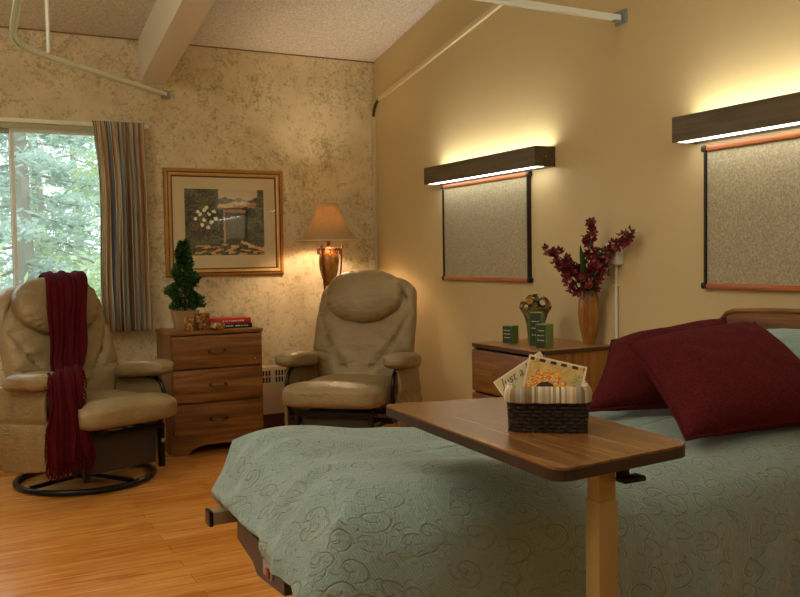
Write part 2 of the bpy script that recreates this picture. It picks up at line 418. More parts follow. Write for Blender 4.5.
# curtain rail + curtain
g = G().box(-1.3, 1.2, BY - .075, BY - .055, 2.068, 2.092, .004)
for x in (-1.2, 0.0, 1.15): g.box(x, x + .03, BY - .057, BY, 2.07, 2.09)
tag(g.build('curtain_rail', M_trackw, None, False), 'pale metal curtain rail fixed above the window', 'curtain rail')
def stripe_fn(c):
    # regular repeat of stripes across the cloth: position carried in x of the flat cloth
    pass
def make_curtain():
    cols = ['#cdc0a2', '#dcba88', '#98a0a4', '#f0e4c4', '#b47c50', '#d8ceb4', '#f6eed6', '#a48c6c', '#e2ae74', '#bcc6c2', '#ecd8b0', '#7c6048', '#e4dac2', '#c8925e']
    n = 260; m = 40; vs = []; fs = []
    for j in range(m):
        v = j / (m - 1)                       # 0 top .. 1 bottom
        z = 2.098 - v * 1.345
        for i in range(n):
            u = i / (n - 1)
            x0, x1 = .845 + .035 * sin(pi * min(1, v * 1.3)) * (1 - v) + .018 * v, 1.165 + .012 * v
            amp = .016 + .016 * min(1, v * 3) 
            ph = u * 2 * pi * 9.5 + .5 * sin(v * 3 + u * 4)
            x = x0 + (x1 - x0) * u + .008 * sin(2 * ph) * min(1, v * 4)
            y = BY - .050 - .012 - amp * (1 + sin(ph)) + .006 * sin(v * 7 + u * 17)
            if v < .07: y = BY - .062 - .012 - .010 * (1 + sin(ph)) - .01
            vs.append((x, y, z))
    for j in range(m - 1):
        for i in range(n - 1): fs.append((j * n + i, j * n + i + 1, (j + 1) * n + i + 1, (j + 1) * n + i))
    N = NT('striped curtain cloth'); a = N.n('ShaderNodeVertexColor'); a.layer_name = 'Col'
    N.l(a.outputs[0], N.b.inputs['Base Color']); N.b.inputs['Roughness'].default_value = .85; N.b.inputs['Specular IOR Level'].default_value = .15
    tl = N.n('ShaderNodeBsdfTranslucent'); N.l(a.outputs[0], tl.inputs[0]); mx = N.n('ShaderNodeMixShader'); mx.inputs[0].default_value = .42
    N.l(N.b.outputs[0], mx.inputs[1]); N.l(tl.outputs[0], mx.inputs[2]); N.l(mx.outputs[0], N.t.nodes['Material Output'].inputs[0])
    o = meshobj('curtain', vs, fs, N.m)
    rnd = random.Random(5); seq = []
    while len(seq) < n:
        c = rnd.choice(cols); seq += [c] * rnd.choice((2, 3, 3, 4, 6, 7))
    ca = o.data.color_attributes.new('Col', 'FLOAT_COLOR', 'CORNER')
    for p in o.data.polygons:
        c = lin(seq[p.index % (n - 1)])
        for li in p.loop_indices: ca.data[li].color = c
    so = o.modifiers.new('solid', 'SOLIDIFY'); so.thickness = .002
    return o
tag(make_curtain(), 'striped brown, grey and cream pleated curtain at right side of window', 'curtain')

# radiator cover
rd = thing('baseboard_heater', 'cream baseboard heater along the wallpapered wall', 'heater', (0, BY, .118))
G().box(-1.6, 2.60, -.095, 0, 0, .335, .012).build('cover', mat('cream heater enamel', '#cdbf9c', .45), rd)
M_grille = mat('dark grille slots', '#3b3222', .6)
x = -1.5
while x < 2.55:
    g = G()
    for k in range(6): g.box(x + k * .022, x + k * .022 + .012, -.0975, -.094, .225, .262)
    for k in range(6): g.box(x + k * .022, x + k * .022 + .012, -.0975, -.094, .272, .309)
    x += .16
    g.build('grille', M_grille, rd, False)

# ------------------------------------------------------------------ curtain tracks overhead
ZT = 2.31
def track_geom(P, g, w=.016, h=.012):
    P = [Vector(p) for p in P]; vs = []; n = len(P)
    prof = [(-w, -h), (-w, h), (w, h), (w, -h), (w * .35, -h), (w * .35, -h * .2), (-w * .35, -h * .2), (-w * .35, -h)]
    for i, p in enumerate(P):
        t = (P[min(i + 1, n - 1)] - P[max(i - 1, 0)]).normalized(); s = Vector((t.y, -t.x, 0))
        for a, b in prof: vs.append(p + s * a + Vector((0, 0, b)))
    k = len(prof); fs = [(i * k + j, i * k + (j + 1) % k, (i + 1) * k + (j + 1) % k, (i + 1) * k + j) for i in range(n - 1) for j in range(k)]
    fs += [tuple(range(k)), tuple((n - 1) * k + j for j in range(k))[::-1]]
    g.add(vs, fs)
tr = thing('curtain_track', 'pale ceiling curtain track with rounded bend hanging near the window', 'curtain track')
g = G(); c0 = Vector((1.33, BY - .005, ZT)); c1 = Vector((.425, 5.0, ZT)); c2 = Vector((.31, 4.35, ZT))
track_geom([c0] + bez([c1 + (c0 - c1) * .12, c1 - (c0 - c1) * .06, (.34, 4.84, ZT), (.318, 4.62, ZT)], 12) + [c2, Vector((.27, 2.6, ZT))], g)
g.build('track_rail', M_trackw, tr)
G().tube([(.52, 5.06, ZT + .01), (.52, 5.06, cz(5.06) - .005)], .011, 10).build('hanger_rod', M_trackw, tr)
G().tube([(.28, 3.0, ZT + .01), (.28, 3.0, cz(3.0) - .005)], .011, 10).build('hanger_rod', M_trackw, tr)
G().box(1.30, 1.36, BY - .022, BY, ZT - .028, ZT + .024, .003).build('end_bracket', M_alum, tr, False)
tr = thing('curtain_track', 'white ceiling curtain track bracketed to the tan wall at top right', 'curtain track')
g = G(); track_geom([(RX - .02, 3.25, ZT), (1.5, 3.22, ZT), (1.0, 3.18, ZT)], g); g.build('track_rail', M_trackw, tr)
g = G().box(RX - .008, RX, 3.21, 3.29, ZT - .03, ZT + .04, .003); g.box(RX - .05, RX - .006, 3.235, 3.265, ZT - .02, ZT + .02, .004)
g.build('end_bracket', M_alum, tr, False)
G().tube([(1.1, 3.19, ZT + .01), (1.1, 3.19, cz(3.19) - .005)], .011, 10).build('hanger_rod', M_trackw, tr)

# ------------------------------------------------------------------ headwall lights and boards
def wall_light(y0, y1, label):
    t = thing('wall_light', label, 'wall light', (RX, (y0 + y1) / 2, 1.666)); h = (y1 - y0) / 2; d = .132; H = .106
    g = G(); g.box(-d, -d + .012, -h, h, 0, H, .002); g.box(-.012, 0, -h, h, 0, H)
    g.box(-d + .012, -.012, -h, -h + .006, 0, H); g.box(-d + .012, -.012, h - .006, h, 0, H)
    g.box(-d + .012, -.012, -h + .006, h - .006, .048, .056)
    g.build('housing', wood('dark bronze woodgrain', '#4a3e26', '#5c5034', '#6a5c40', 1, .5), t, False)
    G().box(-d + .016, -.016, -h + .01, h - .01, .078, .084)  .build('upper_diffuser', M_tube_up, t, False)
    G().box(-d + .022, -.050, -h + .007, h - .007, .003, .009).build('lower_diffuser', M_tube_dn, t, False)
    G().lathe([(.004, 0), (.004, .003)], n=10).build('end_screw', M_alum, t).matrix_basis = Matrix.Translation((-d + .07, -h, H / 2)) @ Matrix.Rotation(pi / 2, 4, 'X')
wall_light(3.768, 4.967, 'long dark wall light shining above the smaller-looking pinboard beside the lamp chair')
wall_light(1.58, 2.795, 'long dark wall light over the bed headboard, cut off by right photo edge')
def board(y0, y1, z0, z1, label):
    t = thing('bulletin_board', label, 'bulletin board', (RX, (y0 + y1) / 2, z0)); h = (y1 - y0) / 2; H = z1 - z0
    G().box(-.016, 0, -h + .01, h - .01, .01, H - .01).build('pin_panel', M_cork, t, False)
    for a in (0, H - .024): G().box(-.028, 0, -h + .012, h - .012, a, a + .024, .007).build('rail', M_orange, t)
    for s in (-1, 1): G().box(-.026, 0, s * h - (.012 if s > 0 else 0), s * h + (.012 if s < 0 else 0), .02, H - .02, .003).build('side_rail', M_bronzebar, t, False)
    for s in (-1, 1):
        for a in (0, H - .026): G().box(-.030, 0, s * h - .014, s * h + .014, a - .001, a + .027, .008).build('corner_cap', M_bronzebar, t)
board(3.985, 4.925, 1.052, 1.662, 'grey pinboard with reddish rails under the light nearer the room corner')
board(1.78, 2.722, 1.048, 1.650, 'grey pinboard with reddish rails above the bed, cut off at right')

# wall boxes
t = thing('wall_box', 'cream wall box with thin conduit behind the red flowers', 'wall box', (RX, 3.29, 1.15))
G().box(-.045, 0, -.045, .035, 0, .105, .004).build('box', M_white, t)
G().box(-.020, 0, .05, .11, -.0, .075, .003).build('outlet_plate', mat('steel outlet plate', '#bdb8a8', .35, .5), t)
G().box(-.024, -.018, .068, .092, .02, .055, .003).build('socket', mat('dark red socket', '#5a2018', .4), t)
G().tube([(-.010, -.003, 0), (-.010, -.003, -.40)], .0075, 10).build('conduit', M_white, t)
G().box(-.022, 0, -.018, .012, -.105, -.095, .002).build('strap', M_white, t)
tag(G().box(RX - .075, RX - .03, BY - .03, BY, 1.085, 1.185, .004).build('switch_box', M_white, None, False), 'small cream switch box on corner raceway behind tan recliner', 'switch box')

# ------------------------------------------------------------------ picture
pf = thing('framed_picture', 'gold framed garden print with cream mat on patterned wall', 'picture', (1.713, BY, 1.46))
hw, hh = .416, .366
def frame_part(g, w0, w1, d0, d1):
    """a mitred ring between inset w0 and w1, depth d0 (outer) to d1"""
    vs = []; 
    for w, d in ((w0, 0), (w0, d0), ((w0 + w1) / 2, (d0 + d1) / 2 + .004), (w1, d1), (w1, 0)):
        for sx, sz in ((-1, -1), (1, -1), (1, 1), (-1, 1)): vs.append((sx * (hw - w), -d, sz * (hh - w)))
    fs = [(a * 4 + k, a * 4 + (k + 1) % 4, (a + 1) * 4 + (k + 1) % 4, (a + 1) * 4 + k) for a in range(4) for k in range(4)]
    g.add(vs, fs)
M_gold = mat('worn gold leaf', '#b5823e', .36, .35, bump=(90, .4, .004), var=.2)
M_goldb = mat('bright gold beading', '#d6b26c', .35, .35, bump=(70, .9, .006), var=.25)
M_redwood = mat('red brown inner lip', '#6b3216', .4)
g = G(); frame_part(g, 0, .022, .014, .026); g.build('outer_frame', M_gold, pf, False)
g = G(); frame_part(g, .022, .030, .024, .020); g.build('dark_groove', M_redwood, pf, False)
g = G(); frame_part(g, .030, .048, .026, .018); g.build('beaded_band', M_goldb, pf, False)
g = G(); frame_part(g, .048, .057, .018, .012); g.build('inner_lip', M_redwood, pf, False)
pw, ph = .278, .226; cxp, czp = .0, .004
g = G()
mx, mz = hw - .055, hh - .055
for (x0, x1, z0, z1) in ((-mx, mx, -mz, czp - ph), (-mx, mx, czp + ph, mz), (-mx, cxp - pw, czp - ph, czp + ph), (cxp + pw, mx, czp - ph, czp + ph)):
    g.box(x0, x1, -.010, 0, z0, z1)
g.build('mat_board', mat('cream mat board', '#d8c9a0', .8), pf, False)
def garden(u, v):
    """loose garden scene: u 0..1 left-right, v 0..1 bottom-top"""
    n1 = noise.noise(Vector((u * 7, v * 7, 1))) + .5 * noise.noise(Vector((u * 15, v * 15, 4))); n2 = noise.noise(Vector((u * 30, v * 30, 5))) + .6 * noise.noise(Vector((u * 55, v * 55, 8))); n3 = noise.noise(Vector((u * 60, v * 60, 9)))
    u += .010 * n3; v += .010 * n2
    c = Vector((.21, .23, .17)) + Vector((.09, .11, .06)) * n1 + Vector((.14, .14, .10)) * n2
    if v > .86 - .05 * n1 and u > .42 and u < .92: c = Vector((.62, .56, .46))                      # sky gap
    if .42 < u < .90 and .72 < v < .80 + .04 * n1: c = Vector((.50, .38, .24)) + Vector((.1, .08, .05)) * n2   # wall top
    if .49 < u < .75 and .26 < v < .66: c = Vector((.33, .35, .29)) + Vector((.05, .05, .04)) * n2                 # gate leaf
    if abs(u - .49) < .012 and .2 < v < .70 or (.48 < u < .76 and abs(v - .67) < .022): c = Vector((.60, .47, .34))
    if abs(u - .775) < .014 and .2 < v < .74: c = Vector((.12, .11, .10))
    if .0 < v < .15 + .06 * n1 and u > .12 and noise.noise(Vector((u * 9 + v * 8, v * 30 - u * 4, 2))) + .2 * n2 > .12: c = Vector((.66, .50, .30))
    if v < .22 and u > .7 and abs((v - .20) + (u - .7) * .45 - .03 * n3) < .022: c = Vector((.68, .54, .36))
    for i, (a, b) in enumerate(((.13, .55), (.19, .62), (.16, .66), (.24, .68), (.27, .72), (.30, .62), (.36, .66), (.24, .53), (.33, .50), (.29, .42), (.38, .56), (.21, .46))):
        if (u - a) ** 2 * 1.3 + (v - b) ** 2 < (.022 + .008 * n3) ** 2 * 1.6: c = Vector((.78, .76, .64))
    for a, b in ((.10, .45), (.14, .40), (.32, .40), (.20, .38)):
        if (u - a) ** 2 + (v - b) ** 2 < .00025: c = Vector((.55, .18, .12))
    return tuple(max(0, min(1, x * 1.25 + .04)) for x in c)
nu, nv = 120, 100
g = G().grid(lambda a, b: Vector((cxp - pw + 2 * pw * a, -.007, czp - ph + 2 * ph * b)), nu, nv)
o = g.build('print', vcol_mat('printed paper', .7), pf, False)
paint(o, lambda c: garden((c.x - cxp + pw) / (2 * pw), (c.z - czp + ph) / (2 * ph)))
N = NT('picture glass')
tr_ = N.n('ShaderNodeBsdfTransparent'); gl = N.n('ShaderNodeBsdfGlossy'); gl.inputs['Roughness'].default_value = .03
mxs = N.n('ShaderNodeMixShader'); mxs.inputs[0].default_value = .05; N.l(tr_.outputs[0], mxs.inputs[1]); N.l(gl.outputs[0], mxs.inputs[2])
N.l(mxs.outputs[0], N.t.nodes['Material Output'].inputs[0])
G().box(-mx, mx, -.0135, -.0115, -mz, mz).build('picture_glass', N.m, pf, False)

# ------------------------------------------------------------------ chest of drawers (left)
dw, dd, dh = .60, .40, .765
ds = thing('chest_of_drawers', 'brown three-drawer wooden chest under the framed picture', 'chest of drawers', (1.485, 5.60, 0))
g = G(); x0, x1 = -dw / 2 + .008, dw / 2 - .008; y0, y1 = -dd / 2 + .012, dd / 2 - .006
g.box(x0, x0 + .02, y0, y1, .10, dh - .022); g.box(x1 - .02, x1, y0, y1, .10, dh - .022); g.box(x0 + .02, x1 - .02, y1 - .012, y1, .10, dh - .022)
g.box(x0 + .02, x1 - .02, y0 + .02, y1 - .012, .10, .12)
for zz in (.318, .528): g.box(x0 + .02, x1 - .02, y0 + .006, y0 + .05, zz - .006, zz + .006)
g.build('carcass', M_walnut_z, ds, False)
G().box(-dw / 2, dw / 2, -dd / 2, dd / 2, dh - .022, dh, .005).build('top', M_walnut_x, ds)
# plinth with an arched front
P = [(-dw / 2, 0), (-dw / 2, .115), (dw / 2, .115), (dw / 2, 0), (dw / 2 - .10, 0), (dw / 2 - .125, .028), (dw / 2 - .16, .042)]
P += [(dw / 2 - .19 - (dw - .38) * k / 8, .050 + .006 * sin(pi * k / 8)) for k in range(9)] + [(-dw / 2 + .16, .042), (-dw / 2 + .125, .028), (-dw / 2 + .10, 0)]
g = G(); g.prism(P, .02, Matrix.Translation((0, -dd / 2 + .02, 0)) @ Matrix.Rotation(pi / 2, 4, 'X'))
g.box(-dw / 2, -dw / 2 + .02, -dd / 2 + .02, dd / 2 - .006, 0, .115, .002); g.box(dw / 2 - .02, dw / 2, -dd / 2 + .02, dd / 2 - .006, 0, .115, .002)
g.build('plinth', M_walnut_x, ds, False)
for i, z0 in enumerate((.112, .325, .536)):
    z1 = z0 + .200
    d = G().box(x0 + .012, x1 - .004, y0 - .014, y0 + .014, z0, z1, .006).build('drawer', M_walnut_x, ds)
    G().box(x0 + .03, x1 - .03, y0 + .013, y1 - .05, z0 + .01, z1 - .03).build('drawer_box', mat('drawer liner', '#9a7a50', .7), d, False)
    g = G(); zc = (z0 + z1) / 2 + .0
    for s in (-1, 1): g.lathe([(.016, 0), (.014, .004), (.006, .006), (.005, .022)], n=14).v
    # two rosettes and a bail
    g = G()
    for s in (-1, 1):
        for r, a, b in ((.013, 0, .005), (.006, .005, .022)):
            gg = G().lathe([(r, a), (r * .8, b)], n=14); M = Matrix.Translation((s * .048, y0 - .014, zc)) @ Matrix.Rotation(pi / 2, 4, 'X')
            g.add([M @ v for v in gg.v], gg.f)
    g.tube(bez([(-.05, y0 - .034, zc), (-.03, y0 - .042, zc - .016), (0, y0 - .044, zc + .006), (.03, y0 - .042, zc - .016), (.05, y0 - .034, zc)], 14), [.004 + .0025 * sin(pi * k / 14) for k in range(15)], 8)
    g.build('handle', M_bronze, d)
    if i == 2:
        gg = G().lathe([(.006, 0), (.006, .002)], n=12); M = Matrix.Translation((x1 - .05, y0 - .014, z0 + .04)) @ Matrix.Rotation(pi / 2, 4, 'X')
        G().add([M @ v for v in gg.v], gg.f).build('lock', M_alum, d)

TZ = dh
# topiary
tp = thing('potted_topiary', 'small spiral boxwood topiary in square clay pot', 'plant', (1.335, 5.60, TZ))
def squarepot(b, t, h, w=.006):
    g = G(); vs = []
    for r, z in ((b, 0), (t, h), (t - w, h), (b - w, .02)):
        vs += [(-r, -r, z), (r, -r, z), (r, r, z), (-r, r, z)]
    fs = [(3, 2, 1, 0), (12, 13, 14, 15)]
    for a in range(3):
        for k in range(4): fs.append((a * 4 + k, a * 4 + (k + 1) % 4, (a + 1) * 4 + (k + 1) % 4, (a + 1) * 4 + k))
    return g.add(vs, fs)
squarepot(.055, .076, .125).build('pot', mat('weathered clay', '#a38255', .8, var=.15, bump=(40, .4)), tp, False)
G().box(-.048, .048, -.048, .048, .022, .10).build('soil', mat('dark soil', '#2b2015', .95), tp, False)
G().tube([(0, 0, .1), (.004, 0, .3), (0, 0, .52)], .006, 8).build('stem', mat('bark', '#4a3824', .9), tp)
g = G(); rnd = random.Random(3)
for i in range(3600):
    h = rnd.random() ** 1.25
    a = rnd.random() * 2 * pi
    R = (.125 * (1 - h ** 1.25) ** .9 + .014) * (.74 + .26 * sin(h * 21 + a * .8))
    R *= (.84 + .16 * cos(a - h * 12))
    rr = R * sqrt(.25 + .75 * rnd.random()); p = Vector((rr * cos(a), rr * sin(a), .135 + h * .42 + rnd.uniform(-.01, .01)))
    s = rnd.uniform(.009, .016); d = Vector((cos(a), sin(a), rnd.uniform(-.3, 1))).normalized(); q = Vector((rnd.uniform(-1, 1), rnd.uniform(-1, 1), rnd.uniform(-1, 1))); e = d.cross(q).normalized()
    n_ = d.cross(e)
    g.add([p, p + d * s + e * s * .7 + n_ * .002, p + d * s * 2, p + d * s - e * s * .7 + n_ * .002], [(0, 1, 2, 3)])
NL = NT('boxwood leaf'); nz = NL.noise(NL.coord(), 60, 2)
NL.l(NL.ramp(nz, [(.35, '#1c3a12'), (.55, '#2f5a1c'), (.7, '#6a9450')]), NL.b.inputs['Base Color']); NL.b.inputs['Roughness'].default_value = .45
g.build('foliage', NL.m, tp, False)
# candle cups
M_amber = NT('mottled amber glass'); nz = M_amber.noise(M_amber.coord(), 45, 3, .7)
M_amber.l(M_amber.ramp(nz, [(.35, '#4a2c10'), (.5, '#94622c'), (.62, '#b99a60')]), M_amber.b.inputs['Base Color']); M_amber.b.inputs['Roughness'].default_value = .25; M_amber = M_amber.m
def cup(x, y, r, h, label, flare=1.1, n=24):
    t = thing('candle_cup', label, 'candle holder', (x, y, TZ), 0, 'mottled candle cups on the chest')
    G().lathe([(r * .85, 0), (r * .92, .004), (r, h * .5), (r * flare, h), (r * flare - .005, h), (r * .9 - .004, h * .45), (r * .7, .012)], n=n).build('glass', M_amber, t)
    G().lathe([(r * .72, .012), (r * .72, h * .62)], n=n).build('candle', mat('cream wax', '#cdb58a', .5), t)
cup(1.326, 5.455, .033, .088, 'tall mottled amber candle cup in front of the clay pot', 1.0)
cup(1.423, 5.51, .042, .105, 'widest mottled amber candle cup just right of the clay pot', 1.12)
t = thing('candle_dish', 'low round mottled dish in front of the stacked books', 'candle holder', (1.502, 5.452, TZ))
G().lathe([(.030, 0), (.045, .012), (.048, .03), (.040, .048), (.034, .048), (.040, .03), (.036, .016), (.02, .01)], n=24).build('dish', M_amber, t)
G().lathe([(.030, .014), (.030, .036)], n=20).build('candle', mat('tan wax', '#b89a6a', .5), t)
# books
def book(z, h, col, label, x0, x1, dy, rz):
    t = thing('book', label, 'book', ((x0 + x1) / 2, 5.60, z), rz); w = (x1 - x0) / 2
    mc = mat(label.split()[0] + ' book cover', col, .35)
    g = G().box(-w, w, -.08, .08, 0, .003); g.box(-w, w, -.08, .08, h - .003, h)
    sp = [(-.08 - .004 * sin(pi * k / 6), h * k / 6) for k in range(7)]
    g.add([(x, y, z_) for x in (-w, w) for y, z_ in sp], [(k, k + 1, k + 8, k + 7) for k in range(6)])
    g.build('cover', mc, t, False)
    G().box(-w + .004, w - .004, -.076, .075, .003, h - .003).build('pages', mat('page edges', '#d8cba8', .9), t, False)
    g = G(); rnd = random.Random(int(z * 1000)); x = -w + .09 if h > .02 else -w + .1
    while x < w - .03:
        l = rnd.choice((.006, .008, .012)); g.box(x, x + l, -.0855, -.0835, h * .36, h * .62); x += l + rnd.choice((.004, .006, .018))
    g.build('spine_marks', mat('pale spine marks', '#d8cfc0', .5), t, False)
book(TZ, .030, '#15120f', 'black hardback book lying flat under the red book', 1.475, 1.752, 0, radians(-1))
book(TZ + .030, .034, '#b3181a', 'red hardback book lying on top of the black book', 1.465, 1.742, 0, radians(1))

# ------------------------------------------------------------------ recliners
def seg_crease(P, segs):
    s = 0
    for (a, b, amp, sg) in segs:
        a2 = Vector(a); b2 = Vector(b); d = b2 - a2; t = max(0, min(1, (P - a2).dot(d) / d.length_squared)); s -= amp * exp(-((P - (a2 + d * t)).length / sg) ** 2)
    return s
def make_recliner(label, group=None):
    t = thing('recliner', label, 'armchair', group=group)
    zb, zt = .42, 1.065
    def hwid(v):
        w = .245 + .085 * min(1, v / .28) ** .8 if v < .28 else .33
        if v > .62: w = .33 - .02 * ((v - .62) / .38)
        return w
    def spine(v): return .13 + .24 * v + .03 * v * v          # y of the back centre plane
    segs = [((-.0, .02), (0, .40), .010, .012), ((-.22, .30), (-.10, .12), .014, .014), ((.22, .30), (.10, .12), .014, .014),
            ((-.10, .12), (-.02, .04), .004, .016), ((.10, .12), (.02, .04), .004, .016),
            ((-.29, .44), (-.22, .30), .012, .013), ((.29, .44), (.22, .30), .012, .013),
            ((-.33, .22), (-.20, .20), .008, .012), ((.33, .22), (.20, .20), .008, .012),
            ((0, .22), (-.12, .25), .006, .012), ((0, .22), (.12, .25), .006, .012),
            ((-.24, .60), (-.32, .46), .012, .014), ((.24, .60), (.32, .46), .012, .014)]
    def back(u, v):
        # closed section: u around, v up
        a = 2 * pi * u; ca, sa = cos(a), sin(a)
        capv = min(1, (1 - v) / .16); cap = sqrt(max(0, 1 - (1 - capv) ** 2)); capb = sqrt(max(0, 1 - (1 - min(1, v / .06)) ** 2))
        w = hwid(v) * (.42 + .58 * cap) * (.9 + .1 * capb); 
        if v >= 1: w *= .96
        x = w * math.copysign(abs(ca) ** .55, ca); th = (.085 + .01 * sin(v * 5)) * (.25 + .75 * cap) * (.5 + .5 * capb)
        y = math.copysign(abs(sa) ** .7, sa) * th
        z = zb + (zt - zb) * v + .02 * (1 - (x / .34) ** 2) * (v > .5) * (v - .5) * 2
        if sa < 0:
            k = -sa; y -= .028 * (abs(x) / .33) ** 2.2 * k * min(1, v * 3)       # wings come forward
            y -= 1.7 * seg_crease(Vector((x, (v) * .70)), segs) * k ** .5
            y += .0035 * sin(z * 60 + 30 * abs(x)) * k * min(1, abs(x) / .2) + .012 * noise.noise(Vector((x * 9, z * 9, 1))) * k
        return Vector((x, spine(v) + y, z))
    g = G().grid(back, 96, 64, cu=True)
    n = 96; g.f.append(tuple(range(n))[::-1]); g.f.append(tuple(63 * n + k for k in range(n)))
    g.build('backrest', M_leather, t)
    tilt = Matrix.Rotation(radians(-20), 3, 'X')
    def hfn(p):
        # drooping lower edge and gathered wrinkles along the rim
        a = math.atan2(p.z, p.x); r = sqrt((p.x / .245) ** 2 + (p.z / .15) ** 2)
        w = .008 * sin(a * 30 + 3 * sin(a * 5)) * max(0, r - .45)
        return (0, (w if p.y < 0 else 0), -.035 * (1 - (p.x / .235) ** 2) * (p.z < 0) * 1.0 + .012 * (1 - (p.x / .235) ** 2) * (p.z > 0))
    G().se((0, .262, .965), (.250, .088, .150), .75, .62, 72, 40, tilt.to_4x4(), hfn).build('headrest', M_leather, t)
    # seat
    def sfn(p):
        c = 0
        if p.z > 0: c = .018 * (1 - (p.x / .30) ** 2) - .006 * exp(-((p.y + .13) / .02) ** 2) + .020 * exp(-((p.y + .24) / .10) ** 2)
        if p.z < 0: c = .015 * (p.y < -.1) 
        wr = .0025 * sin(p.x * 70 + 3 * sin(p.y * 20)) * (p.y < -.22)
        return (p.x * .06 * max(0, -p.y / .3), wr, c)
    G().se((0, -.160, .398), (.292, .345, .070), .5, .32, 72, 28, None, sfn).build('seat', M_leather, t)
    for s in (-1, 1):
        Mt = Matrix.Rotation(radians(-6), 4, 'X')
        def afn(p):
            return (0, 0, .006 * cos(p.y * 9) + .002 * sin(p.y * 60) * (p.z < 0))
        G().se((s * .335, -.085, .588), (.083, .228, .048), .62, .55, 40, 22, Mt, afn).build('armrest', M_leather, t)
        # curved black arm support
        g = G().tube(spline([(s * .325, .15, .525), (s * .325, -.14, .548), (s * .325, -.25, .525), (s * .325, -.29, .44), (s * .325, -.275, .34), (s * .315, -.20, .26), (s * .30, -.05, .235), (s * .30, .18, .24)], 6), .0125, 10)
        g.build('arm_frame', M_black, t)
        # fabric side skirt between arm frame and floor
        def pan(u, v, s=s):
            y = -.235 + .50 * u; ztop = .555 - .02 * u; zbot = .10 + .05 * (1 - u) ** 2 - .03 * u
            z = ztop + (zbot - ztop) * v
            y += .03 * v * (u - .3)
            x = s * (.335 + .018 * sin(pi * v) + .006 * sin(v * 9 + 3 * u) + .004 * sin(u * 24) * v - .012 * exp(-((v - .42) / .03) ** 2))
            return Vector((x, y, z))
        g = G().grid(pan, 22, 28); o = g.build('side_panel', M_leather, t)
        m = o.modifiers.new('s', 'SOLIDIFY'); m.thickness = .022; m.offset = 0
        m = o.modifiers.new('b', 'BEVEL'); m.width = .006; m.segments = 2; m.limit_method = 'ANGLE'
    # swivel base
    ringp = [(.36 * cos(a), .36 * sin(a) + .0, .018) for a in [2 * pi * k / 56 for k in range(56)]]
    G().tube(ringp, .0165, 10, True).build('base_ring', M_black, t)
    g = G(); g.tube([(-.35, -.06, .034), (.35, .06, .034)], .013, 8); g.tube([(-.06, .35, .034), (.06, -.35, .034)], .013, 8)
    g.lathe([(.05, .02), (.045, .07), (.03, .09), (.03, .17)], n=20); g.build('base_cross', M_black, t)
    g = G()
    for s in (-1, 1):
        g.box(s * .14 - .012, s * .14 + .012, -.26, .24, .155, .185, .003)
        g.box(s * .20 - .008, s * .20 + .008, -.34, .22, .285, .31, .003)
        g.tube([(s * .165, -.20, .18), (s * .18, -.24, .29)], .010, 8); g.tube([(s * .165, .18, .18), (s * .18, .14, .29)], .010, 8)
    g.box(-.2, .2, -.30, -.27, .155, .175, .003); g.box(-.2, .2, .18, .21, .155, .175, .003); g.box(-.31, .31, -.26, -.235, .25, .275, .003); g.box(-.30, .30, .08, .105, .235, .27, .003)
    g.build('glider_frame', M_black, t, False)
    g = G(); g.tube(spline([(-.19, -.30, .16), (-.15, -.20, .24), (-.10, -.10, .27), (-.02, -.16, .20), (.10, -.24, .17), (.2, -.26, .16)], 5), .011, 8)
    g.tube([(-.30, -.30, .26), (.10, -.05, .17)], .007, 6); g.build('linkage', M_black, t)
    # folded leg rest
    g = G()
    for s in (-1, 1): g.box(s * .225 - .016, s * .225 + .016, -.40, -.375, .085, .325, .005)
    g.box(-.24, .24, -.405, -.375, .30, .325, .004)
    g.build('leg_rest_frame', M_black, t)
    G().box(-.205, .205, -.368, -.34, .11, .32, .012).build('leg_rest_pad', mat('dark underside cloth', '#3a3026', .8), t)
    for s in (-1, 1):
        gg = G(); q = G().lathe([(.012, 0), (.012, .005)], n=12); M = Matrix.Translation((s * .225, -.401, .23)) @ Matrix.Rotation(pi / 2, 4, 'X'); gg.add([M @ v for v in q.v], q.f)
        gg.build('bolt', M_alum, t)
    return t
rec = make_recliner('tan leather swivel recliner by the window with burgundy throw over it', 'tan leather recliners')
rec.location = (.645, 5.10, 0); rec.rotation_euler.z = radians(23)
rec2 = copy_tree(rec); rec2['label'] = 'tan leather swivel recliner in the corner in front of the lamp'
rec2.location = (2.195, 4.91, 0); rec2.rotation_euler.z = radians(-42)

